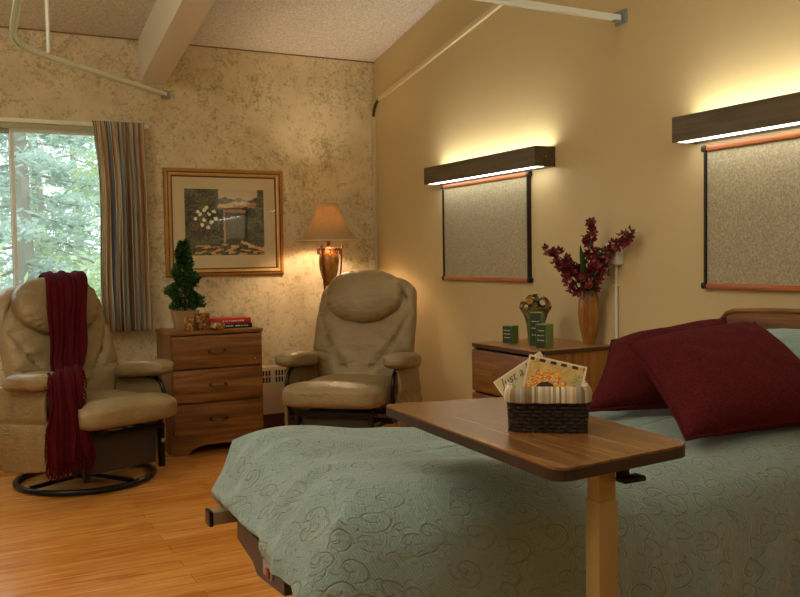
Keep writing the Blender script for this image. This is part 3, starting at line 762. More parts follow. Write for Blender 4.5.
# throw on the left recliner
CM = Matrix.Translation(rec.location) @ Matrix.Rotation(rec.rotation_euler.z, 4, 'Z')
def throw():
    # centre line in chair coordinates, with half-width vector
    P = [((.12, .51, .80), (.13, 0, 0)), ((.12, .50, .92), (.13, 0, 0)), ((.11, .46, 1.05), (.13, 0, 0)), ((.09, .37, 1.118), (.13, 0, 0)), ((.06, .26, 1.105), (.125, 0, 0)),
         ((.02, .178, 1.01), (.12, 0, 0)), ((-.01, .140, .90), (.115, 0, 0)), ((-.03, .11, .77), (.11, 0, 0)), ((-.07, .05, .66), (.105, .0, .0)),
         ((-.13, -.06, .60), (.100, .02, .0)), ((-.20, -.17, .615), (.10, .03, .01)), ((-.265, -.28, .635), (.10, .03, .01)), ((-.32, -.365, .60), (.105, .03, 0)),
         ((-.345, -.415, .50), (.10, .04, 0)), ((-.35, -.435, .40), (.12, .03, 0)), ((-.355, -.445, .30), (.13, .03, 0)), ((-.355, -.445, .23), (.13, .03, 0))]
    C = spline([p for p, w in P], 7); Wd = spline([w for p, w in P], 7); n = len(C); nu = 50
    vs = []; fs = []
    for i in range(n):
        t = (C[min(i + 1, n - 1)] - C[max(i - 1, 0)]).normalized(); w = Wd[i]; nrm = w.normalized().cross(t)
        if nrm.length < .1: nrm = Vector((0, -1, 0))
        nrm.normalize()
        for k in range(nu):
            u = 2 * k / (nu - 1) - 1
            fold = .007 * sin(u * 9 + 1.2 * sin(i * .07)) + .006 * sin(u * 21 + i * .05) + .004 * noise.noise(Vector((u * 4, i * .15, 0)))
            p = C[i] + w * u + nrm * (fold * -1 - .020) * (1 if i > 8 else .6) + Vector((.006 * sin(i * .21 + u * 3), 0, 0))
            vs.append(p)
    for i in range(n - 1):
        for k in range(nu - 1): fs.append((i * nu + k, i * nu + k + 1, (i + 1) * nu + k + 1, (i + 1) * nu + k))
    t = thing('throw_blanket', 'burgundy knitted throw with fringe draped over the recliner by the window', 'blanket', rec.location, rec.rotation_euler.z)
    o = meshobj('blanket_cloth', vs, fs, M_throw, t)
    m = o.modifiers.new('s', 'SOLIDIFY'); m.thickness = .010; m.offset = 0
    g = G(); last = vs[-nu:]; rnd = random.Random(9)
    for k in range(0, nu):
        for q in range(2):
            p = last[k] + Vector((rnd.uniform(-.004, .004), rnd.uniform(-.01, .01), 0)); L = rnd.uniform(.05, .085)
            g.tube([p + Vector((0, 0, .01)), p + Vector((rnd.uniform(-.008, .008), rnd.uniform(-.006, .006), -L * .5)), p + Vector((rnd.uniform(-.015, .015), rnd.uniform(-.012, .012), -L))], [.0032, .0035, .0012], 5)
    for i in range(n - 34, n, 1):     # loose side tassels on the near edge
        for k in (0, nu - 1):
            p = vs[i * nu + k]; d = -1 if k == 0 else 1
            g.tube([p, p + Vector((d * .012, rnd.uniform(-.006, .006), -.018)), p + Vector((d * rnd.uniform(.008, .02), 0, -rnd.uniform(.03, .05)))], [.003, .003, .001], 5)
    f = g.build('fringe', M_throw, t); f['kind'] = 'stuff'
throw()

# ------------------------------------------------------------------ side table and lamp behind recliner
LXp, LYp, LT = 2.345, 5.63, .56
t = thing('side_table', 'small round dark side table behind the corner recliner under the lamp', 'side table', (LXp, LYp, 0))
G().lathe([(.15, LT - .022), (.155, LT - .012), (.15, LT)], n=32).build('table_top', M_walnut_x, t)
G().lathe([(.03, .05), (.02, .1), (.018, .3), (.025, LT - .022)], n=16).build('pedestal', M_walnut_z, t)
G().lathe([(.12, 0), (.12, .02), (.03, .05)], n=24).build('foot', M_walnut_z, t)
lp = thing('table_lamp', 'lit table lamp with flared beige shade and amber urn in scrolled stand', 'lamp', (LXp, LYp, LT))
zs = 1.325 - LT
prof = [(.228 - .158 * (1 - (1 - k / 12) ** 1.0) ** .52 if k else .228, zs + .255 * k / 12) for k in range(13)]
N = NT('pleated lamp shade cloth'); N.b.inputs['Base Color'].default_value = lin('#c39a58'); N.b.inputs['Roughness'].default_value = .9
tl = N.n('ShaderNodeBsdfTranslucent'); nzz = N.noise(N.coord((1, 1, 1)), 90, 2)
colr = N.ramp(nzz, [(.3, '#b09060'), (.7, '#bf9f6c')]); N.l(colr, tl.inputs[0]); N.l(colr, N.b.inputs['Base Color'])
mxs = N.n('ShaderNodeMixShader'); mxs.inputs[0].default_value = .13
N.l(N.b.outputs[0], mxs.inputs[1]); N.l(tl.outputs[0], mxs.inputs[2]); N.l(mxs.outputs[0], N.t.nodes['Material Output'].inputs[0])
o = G().lathe(prof, n=48, capb=False, capt=False, wob=lambda a, z: 1 - .012 * abs(sin(4 * a))).build('lamp_shade', N.m, lp)
m = o.modifiers.new('s', 'SOLIDIFY'); m.thickness = .003
tr_ = G().tube([(.228 * cos(2 * pi * k / 48), .228 * sin(2 * pi * k / 48), zs) for k in range(48)], .004, 8, True).build('shade_trim', mat('cream shade trim', '#d8b98a', .7), lp)
M_copper = mat('aged copper scroll', '#7a4a30', .35, .7)
def urnp(): return [(.006, zs - .33), (.018, zs - .315), (.03, zs - .30), (.052, zs - .25), (.066, zs - .19), (.070, zs - .14), (.066, zs - .10), (.055, zs - .085)]
N = NT('swirled amber ceramic'); w = N.noise(N.coord((6, 6, 2)), 3, 3, .5, 2.0)
N.l(N.ramp(w, [(.3, '#6a3f14'), (.5, '#a06a28'), (.7, '#c08a44')]), N.b.inputs['Base Color']); N.b.inputs['Roughness'].default_value = .15
G().lathe(urnp(), n=32).build('urn', N.m, lp)
g = G()
for k in range(3):
    a = radians(100 + 120 * k)
    def pp(r, z): return (r * cos(a), r * sin(a), z)
    g.tube(spline([pp(.085, zs - .055), pp(.088, zs - .12), pp(.080, zs - .22), pp(.062, zs - .33), pp(.045, zs - .45), pp(.06, zs - .58), pp(.105, .035), pp(.12, .012), pp(.112, .008)], 5), .0062, 8)
    g.tube(spline([pp(.085, zs - .055), pp(.098, zs - .045), pp(.096, zs - .032), pp(.086, zs - .036)], 4), .005, 6)
g.tube([(.078 * cos(2 * pi * k / 32), .078 * sin(2 * pi * k / 32), zs - .055) for k in range(32)], .005, 6, True)
for k in range(12):
    a = 2 * pi * k / 12; g.tube([((.077) * cos(a + .26 * sin(q)), .077 * sin(a + .26 * sin(q)), zs - .072 + .020 * cos(q)) for q in [2 * pi * j / 10 for j in range(10)]], .0028, 5, True)
g.lathe([(.05, zs - .085), (.03, zs - .06), (.012, zs - .04), (.012, zs + .02)], n=16)
g.lathe([(.012, zs - .36), (.016, zs - .345), (.006, zs - .33)], n=12); g.tube([(.045 * cos(2 * pi * k / 24), .045 * sin(2 * pi * k / 24), zs - .45) for k in range(24)], .004, 6, True)
g.build('scrolled_stand', M_copper, lp)
G().se((0, 0, zs + .075), (.028, .028, .04), 1, 1, 20, 12).build('bulb', m_emit('warm bulb', '#ffcf98', 9), lp)
l = bpy.data.lights.new('bulb_light', 'POINT'); l.energy = 17; l.color = (1, .74, .50); l.shadow_soft_size = .035
lo = bpy.data.objects.new('bulb_light', l); COL.objects.link(lo); lo.parent = lp; lo.location = (0, 0, zs + .14)

# ------------------------------------------------------------------ nightstand (right wall)
NX0, NX1, NY0, NY1, NH = 2.375, 2.866, 3.29, 3.84, .76
ns = thing('nightstand', 'brown laminate bedside chest between bed and corner recliner', 'nightstand', ((NX0 + NX1) / 2, (NY0 + NY1) / 2, 0))
a, b = (NX1 - NX0) / 2, (NY1 - NY0) / 2
g = G(); g.box(-a + .02, a, -b + .006, -b + .026, .0, NH - .02); g.box(-a + .02, a, b - .026, b - .006, .0, NH - .02); g.box(a - .02, a, -b + .026, b - .026, 0, NH - .02); g.box(-a + .04, a - .02, -b + .026, b - .026, .06, .08)
g.build('carcass', M_honey_z, ns, False)
P = rrect(-a, a, -b, b, .02)
G().prism(P, .018, Matrix.Translation((0, 0, NH - .020))).build('edge_band', mat('brown edge band', '#4a2f18', .45), ns, False)
G().prism([(x * .994, y * .994) for x, y in P], .0025, Matrix.Translation((0, 0, NH - .0025))).build('top', wood('nightstand top', '#7a5228', '#9c6c38', '#b48248', 0, .35), ns, False)
for z0, z1 in ((.075, .275), (.285, .505), (.515, .728)):
    d = G().box(-a, -a + .022, -b + .010, b - .010, z0, z1, .008).build('drawer', M_walnut_y, ns)
    G().tube(spline([(-a, -.05, (z0 + z1) / 2), (-a - .02, -.045, (z0 + z1) / 2), (-a - .024, 0, (z0 + z1) / 2), (-a - .02, .045, (z0 + z1) / 2), (-a, .05, (z0 + z1) / 2)], 5), .0045, 8).build('handle', M_bronze, d)

# vase + flowers
VX, VY = 2.795, 3.41
vs_ = thing('vase', 'tall slim wooden vase on the nightstand holding red flowers', 'vase', (VX, VY, NH)); vs_.scale = (1.04, 1.04, 1.1)
Mv = wood('polished striped bamboo', '#6a3d12', '#96622a', '#b8863e', 2, .22)
prof = [(.026, 0), (.027, .004), (.036, .04), (.048, .10), (.052, .15), (.047, .20), (.038, .238), (.036, .245), (.032, .245), (.034, .235), (.040, .20), (.022, .05)]
G().lathe(prof, n=36).build('vase_body', Mv, vs_)
G().tube([(.036 * cos(2 * pi * k / 30), .036 * sin(2 * pi * k / 30), .243) for k in range(30)], .0028, 6, True).build('rim', mat('dark rim', '#2a160a', .3), vs_)
M_stem = mat('dark green stem', '#2e4a1e', .5); M_blade = mat('green blade leaf', '#35552a', .4, var=.2)
NLp = NT('red petal'); nz = NLp.noise(NLp.coord(), 120, 2)
NLp.l(NLp.ramp(nz, [(.35, '#3a0a10'), (.55, '#721820'), (.72, '#a8302c')]), NLp.b.inputs['Base Color']); NLp.b.inputs['Roughness'].default_value = .55; M_petal = NLp.m
# one blossom mesh reused
g = G()
for k in range(5):
    a = 2 * pi * k / 5; d = Vector((cos(a), sin(a), .45)).normalized(); e = Vector((-sin(a), cos(a), 0)); up = d.cross(e)
    s = .027 + .005 * (k % 2)
    g.add([Vector((0, 0, 0)), d * s * .5 + e * s * .34 - up * .003, d * s - up * -.004, d * s * .5 - e * s * .34 - up * .003, d * s * .55], [(0, 1, 4), (1, 2, 4), (2, 3, 4), (3, 0, 4)])
g.lathe([(.004, 0), (.003, .008)], n=8)
bl_me = g.build('blossom_source', M_petal); blossom_mesh = bl_me.data; bpy.data.objects.remove(bl_me)
def flower_stem(label, ctrl, nb, spread, seed):
    rnd = random.Random(seed); t = thing('red_flower', label, 'flower', (VX, VY, NH + .03), 0, 'red flower stems in the wooden vase')
    P = bez(ctrl, 24); G().tube(P, [.0032 - .0018 * k / 24 for k in range(25)], 6).build('stem', M_stem, t)
    tw = G(); B = []
    for i in range(nb):
        s = .46 + .54 * (i + .5) / nb; p = P[min(24, int(s * 24))]
        off = Vector((rnd.gauss(0, 1), rnd.gauss(0, 1), rnd.gauss(0, 1))).normalized() * rnd.uniform(.008, spread * (1.15 - .55 * s))
        q = p + off; tw.tube([p, (p + q) / 2 + Vector((0, 0, .004)), q], .0011, 4); B.append((q, off))
    tw.build('twigs', M_stem, t)
    for q, off in B:
        o = bpy.data.objects.new('blossom', blossom_mesh); COL.objects.link(o); o.parent = t; o.location = q
        d = off + Vector((rnd.uniform(-.3, .3), -.02 + rnd.uniform(-.3, .3), rnd.uniform(-.2, .3))) * .05
        o.rotation_mode = 'QUATERNION'; o.rotation_quaternion = d.to_track_quat('Z', 'Y'); k = rnd.uniform(.75, 1.15); o.scale = (k, k, k)
# sideways axis in the room: the screen-right direction is about (.89,-.46)
SR = Vector((.89, -.46, 0))
def C3(l): return [Vector((0, 0, 0))] + [(SR * a if a < 0 else Vector((.16, -1.15, 0)) * a) + Vector((0, 0, b)) + Vector((-.9, -.44, 0)) * c for a, b, c in l]
flower_stem('red blossom stem arching far to the left from the wooden vase', C3([(0, .28, .02), (-.06, .40, .03), (-.215, .44, .03)]), 40, .055, 1)
flower_stem('red blossom stem leaning left, below the far-left stem', C3([(-.01, .24, .03), (-.05, .31, .06), (-.13, .37, .07)]), 36, .060, 2)
flower_stem('tallest red blossom stem rising straight above the wooden vase', C3([(0, .28, .02), (.01, .42, .04), (.045, .59, .05)]), 32, .042, 3)
flower_stem('red blossom stem arching far to the right over the wall box', C3([(.02, .26, .03), (.07, .43, .04), (.26, .50, .03)]), 42, .050, 4)
flower_stem('short red blossom stem right of centre, in front of the wall box', C3([(.01, .22, .03), (.03, .34, .05), (.11, .43, .06)]), 42, .060, 5)
def blade(g, ctrl, w):
    P = bez(ctrl, 14); n = len(P); vs = []
    for i, p in enumerate(P):
        ww = w * sin(pi * (.18 + .82 * i / (n - 1))) ** .7 if i < n - 1 else .0005
        vs += [p - SR * ww, p + Vector((0, .002, 0)), p + SR * ww]
    g.add(vs, [(i * 3 + k, i * 3 + k + 1, i * 3 + k + 4, i * 3 + k + 3) for i in range(n - 1) for k in (0, 1)])
for j, (ct, w, lb) in enumerate(((C3([(0, .28, .01), (.01, .38, .10), (.02, .455, .13)]), .016, 'tall broad green blade leaf standing in the wooden vase'),
                                 (C3([(-.01, .24, .0), (-.04, .30, .01), (-.03, .36, .0)]), .010, 'shorter green blade leaf at left inside the wooden vase'),
                                 (C3([(.01, .24, .0), (.03, .30, .0), (.06, .34, .0)]), .011, 'slanted green blade leaf at right inside the wooden vase'),
                                 (C3([(0, .22, .0), (-.03, .27, .02), (-.085, .25, .02)]), .006, 'thin green leaf drooping left from the wooden vase rim'))):
    g = G(); blade(g, ct, w); o = g.build('blade_leaf', M_blade); o.location = (VX, VY, NH + .03)
    m = o.modifiers.new('s', 'SOLIDIFY'); m.thickness = .0012
    tag(o, lb, 'leaf', 'green blade leaves in the wooden vase')

# little flower pot
PX, PY = 2.63, 3.625
pt = thing('flower_pot', 'small flared olive pot of cream and rust silk flowers on nightstand', 'flower pot', (PX, PY, NH)); pt.scale = (1.2, 1.2, 1.16)
N = NT('olive glazed pot'); nz = N.noise(N.coord(), 55, 3, .6, 1)
N.l(N.ramp(nz, [(.4, '#3a3418'), (.52, '#7a7038'), (.7, '#968a50')]), N.b.inputs['Base Color']); N.b.inputs['Roughness'].default_value = .45
G().lathe([(.034, 0), (.036, .006), (.033, .03), (.038, .08), (.050, .125), (.068, .155), (.066, .158), (.056, .15), (.044, .12), (.02, .10)], n=32, wob=lambda a, z: 1 + .02 * sin(8 * a) * (z > .1)).build('pot', N.m, pt)
rnd = random.Random(21)
G().se((0, 0, .158), (.052, .052, .035), 1, 1, 24, 12).build('moss', mat('dark moss', '#332a14', .9, bump=(80, 1)), pt)
for i in range(26):
    th = 2 * pi * i * .382; ph = 1.45 * sqrt((i + .5) / 26); d = Vector((sin(ph) * cos(th), sin(ph) * sin(th), cos(ph)))
    c = Vector((0, 0, .152)) + Vector((d.x * .062, d.y * .062, d.z * .055)); g = G(); e = d.orthogonal().normalized(); f = d.cross(e)
    npet = 9; s = rnd.uniform(.012, .019)
    for k in range(npet):
        a = 2 * pi * k / npet; r = e * cos(a) + f * sin(a); q = e * -sin(a) + f * cos(a)
        g.add([c, c + r * s * .6 + q * s * .3 + d * .002, c + r * s + d * .006, c + r * s * .6 - q * s * .3 + d * .002], [(0, 1, 2, 3)])
    g.build('bloom', {0: mat('cream petals', '#c9ba94', .8), 1: mat('rust petals', '#8a3f16', .8), 2: mat('olive leaf', '#5a5a22', .8), 3: mat('ochre petals', '#a87430', .8)}[rnd.choice((0, 0, 1, 3, 2, 1))], pt, False)
# green boxes
def gbox(x, y, w, d, h, rz, label):
    t = thing('gift_box', label, 'box', (x, y, NH), rz, 'green boxes on the nightstand')
    g = G().box(-w / 2, w / 2, -d / 2, d / 2, 0, h, .0015)
    g.build('carton', mat('green carton', '#6f8c4a', .5, var=.08), t, False)
    G().box(-w / 2 - .0012, -w / 2, -d / 2 + .002, d / 2 - .002, .003, h - .003).build('front_panel', mat('dark green panel', '#2c3c1e', .5), t, False)
    g = G(); rnd = random.Random(int(h * 1e4))
    for r in range(3):
        zz = h * (.72 - .2 * r); yy = -d * .3
        while yy < d * .28:
            l = rnd.choice((.003, .005, .007)); g.box(-w / 2 - .002, -w / 2 - .0012, yy, yy + l, zz, zz + .0045); yy += l + .003
    g.build('panel_marks', mat('pale carton marks', '#c9cfb4', .6), t, False)
gbox(2.515, 3.68, .058, .058, .090, radians(22), 'smallest green box, standing alone left of the flower pot')
gbox(2.548, 3.50, .062, .06, .165, radians(38), 'tallest green box, behind the front box before the flower pot')
gbox(2.515, 3.395, .066, .058, .115, radians(22), 'front green box before the tallest green box')

# ------------------------------------------------------------------ bed
bd = thing('bed', 'adjustable care bed with wooden headboard standing against the tan wall', 'bed', (0, 0, 0))
FX, NYb, FYb, BZ = .72, 1.75, 2.64, .65
G().se(((FX + 2.78) / 2, (NYb + FYb) / 2, .53), ((2.78 - FX) / 2 - .03, (FYb - NYb) / 2 - .05, .065), .3, .2, 48, 16).build('mattress', mat('mattress ticking', '#b8b8aa', .9), bd)
g = G(); g.box(.80, 2.74, 1.80, 1.84, .40, .445, .003); g.box(.80, 2.74, 2.55, 2.59, .40, .445, .003)
g.box(.80, .84, 1.84, 2.55, .40, .445); g.box(2.70, 2.74, 1.84, 2.55, .40, .445)
for x in (1.2, 1.6, 2.0, 2.4): g.box(x, x + .04, 1.84, 2.55, .41, .44)
g.build('bed_frame', mat('taupe steel', '#6b5f4c', .5, .3), bd, False)
G().box(.655, .80, 2.50, 2.545, .430, .468, .003).build('bumper_bar', mat('putty bar', '#8a7f66', .5, .2), bd)
G().box(.650, .662, 2.496, 2.549, .427, .471, .003).build('bar_cap', M_black, bd)
g = G(); P = [(2.43, .448), (1.86, .448), (1.86, .335), (2.20, .335), (2.24, .365), (2.43, .385)]
P = [(2.44, .45), (2.045, .45), (2.045, .365), (2.26, .35), (2.30, .375), (2.44, .40)]
g.prism([(y, z) for y, z in P][::-1], .07, Matrix(((0, 0, 1, .715), (1, 0, 0, 0), (0, 1, 0, 0), (0, 0, 0, 1))))
g.build('control_box', mat('brown plastic control box', '#3d2e22', .45), bd, False)
G().box(.711, .7155, 2.13, 2.20, .375, .415, .002).build('control_plate', mat('pale control plate', '#9a9482', .5), bd)
G().box(.706, .712, 2.14, 2.165, .38, .402, .002).build('red_button', mat('red button', '#8a1a12', .4), bd)
g = G()
for y in (1.95, 2.45):
    g.box(1.75, 1.79, y, y + .04, .08, .41); g.box(2.55, 2.59, y, y + .04, .08, .41)
g.box(1.7, 2.64, 2.2, 2.24, .1, .14); g.box(1.75, 1.79, 1.99, 2.45, .1, .13); g.box(2.55, 2.59, 1.99, 2.45, .1, .13)
g.build('base_legs', mat('dark base steel', '#3a332a', .5, .3), bd, False)
for x in (1.77, 2.57):
    for y in (1.97, 2.47):
        q = G().lathe([(.04, -.015), (.04, .015)], n=20); M = Matrix.Translation((x, y, .04)) @ Matrix.Rotation(pi / 2, 4, 'X'); G().add([M @ v for v in q.v], q.f).build('caster', M_black, bd)
# headboard with shaped top
P = [(1.68, .25), (2.71, .25), (2.71, .885), (2.66, .895), (2.615, .905), (2.585, .925), (2.555, .955), (2.52, .965)] + [(2.52 - .65 * k / 8, .965 + .012 * sin(pi * k / 8)) for k in range(1, 9)] + [(1.83, .955), (1.80, .925), (1.77, .905), (1.68, .885)]
G().prism(P[::-1], .035, Matrix(((0, 0, 1, 2.80), (1, 0, 0, 0), (0, 1, 0, 0), (0, 0, 0, 1)))).build('headboard', M_walnut_y, bd, False)
g = G()
for i in range(len(P)):
    if 2 <= i < len(P) - 1:
        pass
g.tube([(2.802, y, z) for y, z in P[2:]], .010, 8); g.build('headboard_edge', M_walnut_y, bd)

# bedspread: rings around a U-shaped outline
def bedspread():
    x0, x1, ya, yb, r = .70, 2.78, FYb + .02, NYb - .02, .13
    out = []
    def seg(p, q, n): 
        for k in range(n): t = k / n; out.append((Vector(p) * (1 - t) + Vector(q) * t))
    pts = []
    L1 = [(x1 - (x1 - x0 - r) * k / 90, ya, 0, 1) for k in range(90)]
    A1 = [(x0 + r + r * cos(a), ya - r + r * sin(a), cos(a), sin(a)) for a in [pi / 2 + pi / 2 * k / 16 for k in range(16)]]
    L2 = [(x0, ya - r - (ya - yb - 2 * r) * k / 50, -1, 0) for k in range(50)]
    A2 = [(x0 + r + r * cos(a), yb + r + r * sin(a), cos(a), sin(a)) for a in [pi + pi / 2 * k / 16 for k in range(16)]]
    L3 = [(x0 + r + (x1 - x0 - r) * k / 100, yb, 0, -1) for k in range(101)]
    O = L1 + A1 + L2 + A2 + L3; n = len(O); yc = (ya + yb) / 2
    # arclength
    S_ = [0]
    for i in range(1, n): S_.append(S_[-1] + sqrt((O[i][0] - O[i - 1][0]) ** 2 + (O[i][1] - O[i - 1][1]) ** 2))
    def top(x, y):
        z = BZ + .012 * noise.noise(Vector((x * 3, y * 3, 0)))
        z += .020 * exp(-((x - .95) / .25) ** 2) * (.4 + .6 * (y - yb) / (ya - yb))
        z -= .030 * exp(-((x - 1.75) / .40) ** 2)
        z += .035 * exp(-((x - .82) / .20) ** 2) * exp(-((y - 2.60) / .22) ** 2)
        z += .007 * sin(24 * (y + .35 * x)) * exp(-((x - 1.25) / .35) ** 2) + .006 * noise.noise(Vector((x * 7 + y * 4, y * 3, 2)))
        z += .011 * (1 - 1.9 * abs(sin(19 * y + 2.5 * noise.noise(Vector((x * 2, y * 4, 6))) + 3 * (x - x0)))) * exp(-((x - x0 - .03) / .14) ** 2)
        z -= .016 * exp(-((y - 2.30 - .25 * (x - 1.1)) / .035) ** 2) * exp(-((x - 1.15) / .28) ** 2)
        return z
    rows = []
    NI = 26
    for j in range(NI):                     # inner rings, centre to edge
        k = 1 - j / NI; row = []
        for i, (x, y, nx, ny) in enumerate(O):
            sx = max(x, x0 + .47) if abs(nx) < .99 or True else x
            cxx = max(x, x0 + .46); kk = k
            px = x + (cxx - x) * kk; py = y + (yc - y) * kk
            row.append(Vector((px, py, 0)))
        rows.append(('in', row))
    prof = [(a, ) for a in range(9)]
    vs = []; 
    def edge_drop(x, y):
        # distance to the outline -> rounded shoulder
        d = min(ya - y, y - yb, x - x0)
        R = .15
        k = .085 if x > x0 + .3 else .085 + .03 * (1 - (x - x0) / .3)
        if d < R: return k * (1 - max(d, 0) / R) ** 2
        return 0
    for tpe, row in rows:
        for p in row: vs.append(Vector((p.x, p.y, top(p.x, p.y) - edge_drop(p.x, p.y))))
    NH_ = 34
    for j in range(1, NH_ + 1):
        v = j / NH_
        for i, (x, y, nx, ny) in enumerate(O):
            s = S_[i]; foot = max(0, -nx)
            # hem height along the outline
            far_h, foot_h, near_h = .34, .43, .10
            if i < 90: hem = far_h
            elif i < 106: hem = far_h + (.49 - far_h) * (i - 90) / 16
            elif i < 156:
                q = (i - 106) / 50; hem = .485 - .025 * q
            elif i < 172: q = (i - 156) / 16; hem = .46 - .13 * q
            else: hem = near_h + (.33 - near_h) * exp(-(s - S_[172]) / .12)
            z0 = top(x, y) - (.085 if x > x0 + .3 else .085 + .03 * (1 - (x - x0) / .3)); z = z0 + (hem - z0) * v; depth = z0 - z
            pl = 0
            # hanging pleats
            ff = s * 34 + 2.2 * sin(s * 7) + depth * 6
            pl += (1 - .55 * v * foot) * (depth + .05 * foot) * .16 * ((1 - abs(sin(ff * .5))) * 1.6 - .8 + .35 * sin(s * 83 + 2)) * (.30 + .75 * foot)
            fl = .30 * depth * foot * max(0, min(1, (i - 106) / 50)) + depth * .03 - .02 * v * (i < 140) * foot
            bul = .018 * sin(min(1, depth / .12) * pi / 2) + .030 * foot * sin(pi * min(1, v * 1.05)) * (1 if i < 130 else max(0, 1 - (i - 130) / 30))
            off = bul + fl + pl * min(1, depth / .1)
            off += .008 * noise.noise(Vector((s * 5, z * 6, 3)))
            vs.append(Vector((x + nx * off, y + ny * off, z)))
    nr = NI + NH_; fs = []
    for j in range(nr - 1):
        for i in range(n - 1): fs.append((j * n + i, j * n + i + 1, (j + 1) * n + i + 1, (j + 1) * n + i))
    o = meshobj('bedspread', vs, fs, M_spread)
    bm = bmesh.new(); bm.from_mesh(o.data); bmesh.ops.remove_doubles(bm, verts=bm.verts[:], dist=.0004); bmesh.ops.recalc_face_normals(bm, faces=bm.faces[:]); bm.to_mesh(o.data); bm.free()
    for p in o.data.polygons: p.use_smooth = True
    m = o.modifiers.new('s', 'SOLIDIFY'); m.thickness = .006; m.offset = -1
    return tag(o, 'sage green damask bedspread draped over the care bed', 'bedspread')
bedspread()

def pillow(name, corners, thick, m, label, cat, group=None, seed=0, piping=True):
    """corners BL, BR, TR, TL; bulges both ways"""
    BL, BR, TR, TL = [Vector(c) for c in corners]; nrm = (BR - BL).cross(TL - BL).normalized(); n = 48
    def f(u, v):
        p = (BL * (1 - u) + BR * u) * (1 - v) + (TL * (1 - u) + TR * u) * v
        c = (BL + BR + TR + TL) / 4; a, b = 2 * u - 1, 2 * v - 1
        pinch = .07 * ((1 - b * b) * a * a * abs(a) * 1 + (1 - a * a) * b * b * abs(b))
        return p + (c - p) * pinch
    def h(u, v):
        a, b = 2 * u - 1, 2 * v - 1
        s = (max(0, 1 - a ** 4) * max(0, 1 - b ** 4)) ** .55 * (1 - .18 * (a * a + b * b) / 2)
        return thick * s * (1 + .10 * noise.noise(Vector((u * 3, v * 3, seed)))) + .004 * noise.noise(Vector((u * 9, v * 9, seed + 4))) * s
    g = G()
    g.grid(lambda u, v: f(u, v) + nrm * h(u, v), n, n); k = n * n
    g.grid(lambda u, v: f(1 - u, v) - nrm * h(1 - u, v) * .8, n, n)
    t = g.build(name, m)
    bm = bmesh.new(); bm.from_mesh(t.data); bmesh.ops.remove_doubles(bm, verts=bm.verts[:], dist=.0008); bm.to_mesh(t.data); bm.free()
    for p in t.data.polygons: p.use_smooth = True
    if piping:
        e = [f(i / 20, 0) for i in range(20)] + [f(1, i / 20) for i in range(20)] + [f(1 - i / 20, 1) for i in range(20)] + [f(0, 1 - i / 20) for i in range(20)]
        G().tube(e, .005, 7, True).build('piping', m, t)
    return tag(t, label, cat, group)
pillow('cushion', [(1.880, 1.865, .662), (2.50, 1.78, .680), (2.475, 2.135, .955), (2.02, 2.265, .895)], .095, M_maroon, 'front maroon cushion leaning on the other maroon cushion', 'cushion', 'maroon cushions on the bed', 1)
pillow('cushion', [(1.90, 2.34, .672), (2.40, 2.10, .68), (2.58, 2.36, .955), (2.18, 2.53, .88)], .080, M_maroon, 'rear maroon cushion, half hidden behind the front maroon cushion', 'cushion', 'maroon cushions on the bed', 5)
pillow('pillow', [(2.50, 1.80, .735), (2.50, 2.42, .735), (2.775, 2.42, .88), (2.775, 1.80, .88)][::-1], .085, M_spread, 'sage green bed pillow against the wooden headboard', 'pillow', None, 9)

# ------------------------------------------------------------------ overbed table
ot = thing('overbed_table', 'walnut overbed table with dark edge on beige column beside bed', 'overbed table', (0, 0, 0))
TH = .82; 
def quad_round(C, r, n=8):
    out = []
    for i in range(4):
        a, b, c = Vector(C[i - 1]), Vector(C[i]), Vector(C[(i + 1) % 4]); p = b + (a - b).normalized() * r; q = b + (c - b).normalized() * r
        for k in range(n + 1): t = k / n; out.append(tuple(p * (1 - t) ** 2 + b * 2 * t * (1 - t) + q * t * t))
    return out
P = quad_round([(.948, 1.243), (1.312, 1.283), (1.368, 1.965), (.990, 2.045)], .045)
G().prism([(x, y) for x, y in P], .021, Matrix.Translation((0, 0, TH - .025))).build('edge_band', M_darkedge, ot, False)
G().prism([(1.1315 + (x - 1.1315) * .992, 1.611 + (y - 1.611) * .996) for x, y in P], .004, Matrix.Translation((0, 0, TH - .004))).build('table_top', M_top_y, ot, False)
M_col = mat('bronze beige column paint', '#a08a58', .35, .35)
CX, CY = 1.118, 1.33
G().box(CX - .024, CX + .024, CY - .021, CY + .021, .09, .725, .004).build('column', M_col, ot)
G().box(CX - .021, CX + .021, CY - .018, CY + .018, .70, TH - .025, .003).build('inner_column', M_col, ot, False)
G().box(CX - .05, CX + .05, CY - .04, CY + .30, TH - .033, TH - .025).build('mount_plate', M_bronzebar, ot, False)
g = G(); g.box(CX + .022, CX + .042, CY - .035, CY - .015, TH - .052, TH - .025, .004); g.box(CX + .018, CX + .072, CY - .048, CY - .018, TH - .060, TH - .049, .004)
g.build('height_lever', M_black, ot)
g = G(); g.box(CX - .03, CX + .03, CY, CY + .62, .05, .09, .005); g.box(CX - .28, CX + .28, CY - .03, CY + .03, .05, .09, .005); g.box(CX - .28, CX + .28, CY + .56, CY + .62, .05, .09, .005)
g.build('base', M_col, ot)
for x in (-.25, .25):
    for y in (0, .59): 
        q = G().lathe([(.025, -.01), (.025, .01)], n=16); M = Matrix.Translation((CX + x, CY + y, .025)) @ Matrix.Rotation(pi / 2, 4, 'X'); G().add([M @ v for v in q.v], q.f).build('caster', M_black, ot)

